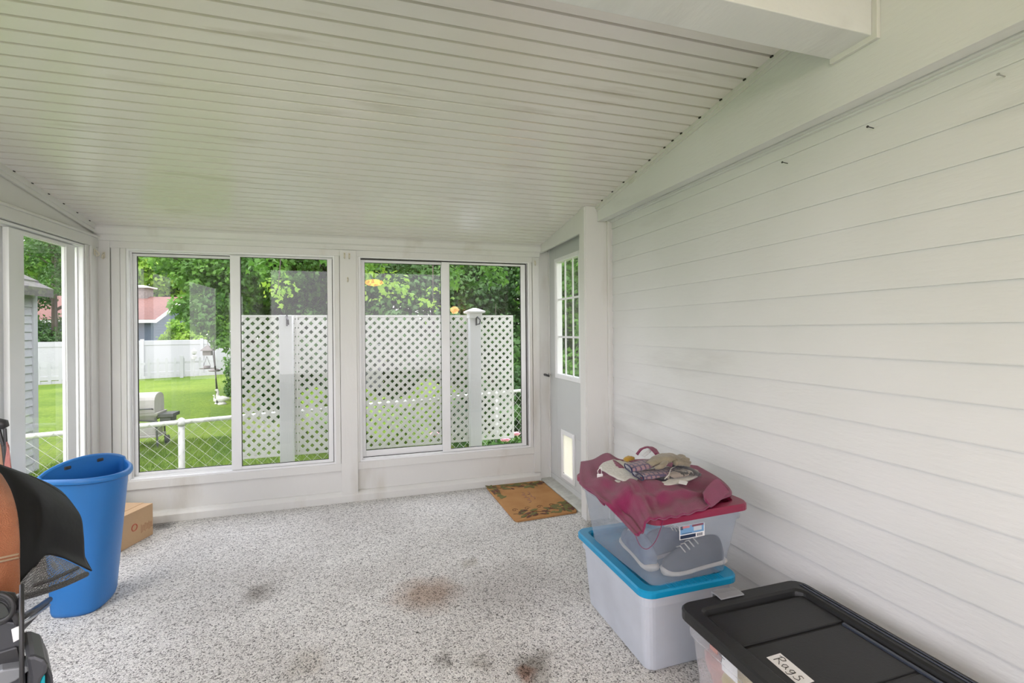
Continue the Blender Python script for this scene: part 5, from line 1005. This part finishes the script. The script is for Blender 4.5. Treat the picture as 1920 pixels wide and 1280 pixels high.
for dz in (0.004, 0.014):
    mb.tube([poly_at(om_, i/16)+Vector((0.0006, -0.0045-0.004*0, dz)) for i in range(17)], 0.0028, 6)
mb.build('pale_stripe', cloth_mat('cream_stripe', (0.62, 0.45, 0.30), (0.5, 0.36, 0.24)), otw, smooth=True)
# tool handle and pink cloth at top left
tl = empty('garden_tool', (-1.62, 2.62, 0), 'black D-grip tool handle leaning at the far left window', 'tool handle')
g0 = at(0, 797, y=2.45)
MB().tube([at(-25, 792, y=2.45), at(-8, 793, y=2.45), at(6, 796, y=2.45), at(11, 801, y=2.45)], [0.018, 0.022, 0.022, 0.012], 12).build('grip', M_black, tl, smooth=True)
for a, b in (((9, 803), (13, 872)), ((-2, 805), (6, 835)), ((6, 835), (10, 872))):
    MB().tube([at(*a, y=2.45), at(*b, y=2.44)], 0.006, 8).build('strap', M_black, tl)
MB().tube([at(3, 830, y=2.47), at(8, 885, y=2.46), (-1.64, 2.56, 0)], 0.011, 10).build('shaft', mat('brown_wood', (0.30, 0.15, 0.08), 0.5, noise=(8, 0.3, (0.22, 0.10, 0.05)), stretch=(1, 1, 0.2)), tl, smooth=True)
o = coons_obj('pink_cloth', cloth_mat('dusty_pink', (0.50, 0.22, 0.20), (0.42, 0.17, 0.16)), None, [at(8, 930, y=2.40), at(32, 930, y=2.40)], [at(12, 828, y=2.42), at(15, 836, y=2.42)], [at(8, 930, y=2.40), at(12, 828, y=2.42)], [at(32, 930, y=2.40), at(15, 836, y=2.42)], lambda u, v: Vector((0, 0.004*math.sin(9*v), 0)), 8, 14, 0.006)
tag(o, 'dusty pink cloth hanging beside the black tool handle', 'cloth')
# cleaning machine
M_gr = mat('dark_grey_plastic', (0.055, 0.057, 0.065), 0.38, noise=(5, 0.3, (0.045, 0.047, 0.055))); M_tl = mat('turquoise_plastic', (0.0, 0.36, 0.44), 0.35, noise=(5, 0.3, (0.0, 0.31, 0.38))); M_slv = mat('smoky_clear_plastic', (0.22, 0.23, 0.24), 0.2, noise=(5, 0.3, (0.18, 0.19, 0.20)))
cm = empty('cleaning_machine', (-0.93, 1.56, 0), 'dark grey upright cleaning machine with turquoise trim and a hanging cord', 'cleaning machine')
YM = 1.50; V = lambda px, py, dy=0.0: at(px, py, y=YM+dy)
def slab(name, m, pts, d0_, d1_, par=cm, bevel=0.004):
    mb = MB(); a = [at(px, py, y=YM+d0_) for px, py in pts]; off = Vector((-0.60*(d1_-d0_), d1_-d0_, 0)); mb.rings([a, [p+off for p in a]]); return mb.build(name, m, par, bevel=bevel)
slab('machine_body', M_gr, [(-90, 1170), (-20, 1160), (36, 1168), (43, 1195), (47, 1240), (49, 1290), (49, 1420), (-90, 1420)], 0.0, 0.17)
slab('tank_recess', M_black, [(-60, 1240), (32, 1212), (40, 1250), (-60, 1290)], -0.006, 0.01)
slab('tank_hood', M_slv, [(-60, 1285), (5, 1256), (52, 1249), (57, 1256), (30, 1276), (0, 1290), (-60, 1310)], -0.035, 0.02)
slab('paper_label', M_paper, [(21, 1180), (38, 1172), (40, 1196), (25, 1204)], -0.004, -0.002, bevel=0)
slab('side_arm', M_gr, [(48, 1231), (66, 1229), (84, 1236), (90, 1246), (88, 1262), (80, 1272), (74, 1290), (72, 1420), (50, 1420), (55, 1270)], -0.05, 0.08, bevel=0.008)
slab('wheel_guard', M_gr, [(84, 1248), (93, 1254), (99, 1268), (101, 1285), (103, 1420), (86, 1420), (84, 1290)], -0.03, 0.10, bevel=0.008)
slab('turquoise_trim', M_tl, [(70, 1282), (82, 1264), (85, 1268), (85, 1420), (70, 1420)], -0.045, 0.05)
for k, (rx, z_) in enumerate(((30, 1130), (27, 1138), (30, 1146), (26, 1154))):
    MB().tube([at(-4+rx*math.cos(a*math.pi/10), 1138+26*math.sin(a*math.pi/10)+k*4, y=YM+0.01*k-0.01) for a in range(20)], 0.0055, 8, closed=True).build('cord_coil', M_black, cm, smooth=True)
MB().tube([at(41, 1095, y=YM), at(40.5, 1160, y=YM-0.03), at(41, 1230, y=YM-0.05), at(41, 1300, y=YM-0.06), at(42, 1500, y=YM-0.06)], 0.0048, 10).build('hanging_cord', M_black, cm, smooth=True)
mb = MB(); mb.tube([V(0, 1112), V(22, 1116), V(28, 1130), V(24, 1148), V(33, 1158), V(34, 1172)], [0.006, 0.008, 0.008, 0.008, 0.009, 0.006], 10); mb.tube([V(24, 1148), V(38, 1140), V(38, 1120)], 0.005, 8); mb.build('cord_hook', M_black, cm, smooth=True)
slab('machine_neck', M_gr, [(-60, 1080), (-10, 1100), (0, 1175), (-60, 1175)], 0.03, 0.10)
mb = MB(); mb.box(-1.10, -0.84, 1.46, 1.72, 0.0, 0.10); mb.build('machine_base', M_gr, cm, bevel=0.02)
# ---- lamps behind the camera (their glow shows in the window glass)
def emis(name, c, s):
    m = bpy.data.materials.new(name); m.use_nodes = True; t = m.node_tree; b = t.nodes['Principled BSDF']; b.inputs['Emission Color'].default_value = (*c, 1); b.inputs['Emission Strength'].default_value = s; b.inputs['Base Color'].default_value = (*c, 1)
    t.links.new(ramp(t, noise_node(t, 4, 2), 0.3, 0.7, tuple(v*0.9 for v in c), c), b.inputs['Emission Color']); return m
M_bulb = emis('warm_frosted_glass', (1.0, 0.54, 0.22), 13)
fan = empty('ceiling_lamp', (0.15, -0.45, 2.62), 'warm glass ceiling lamp hanging behind the camera', 'lamp')
MB().tube([(0.15, -0.45, zc(-0.45)), (0.15, -0.45, 2.22)], 0.012, 10).build('lamp_rod', M_metal, fan); MB().lathe([(0.03, 0.07), (0.13, 0.05), (0.17, 0.01), (0.11, -0.03), (0.03, -0.045)], (0.15, -0.45, 2.13), 24).build('lamp_shade', M_bulb, fan, smooth=True)
scn = empty('wall_lamp', (1.60, -0.55, 1.66), 'small warm wall lamp on the siding behind the camera', 'lamp')
MB().box(1.62, 1.66, -0.62, -0.48, 1.60, 1.78).build('lamp_bracket', M_metal, scn, bevel=0.004); MB().lathe([(0.03, 0.07), (0.07, 0.04), (0.08, 0), (0.05, -0.05), (0.02, -0.06)], (1.53, -0.55, 1.68), 20).build('lamp_shade', M_bulb, scn, smooth=True)
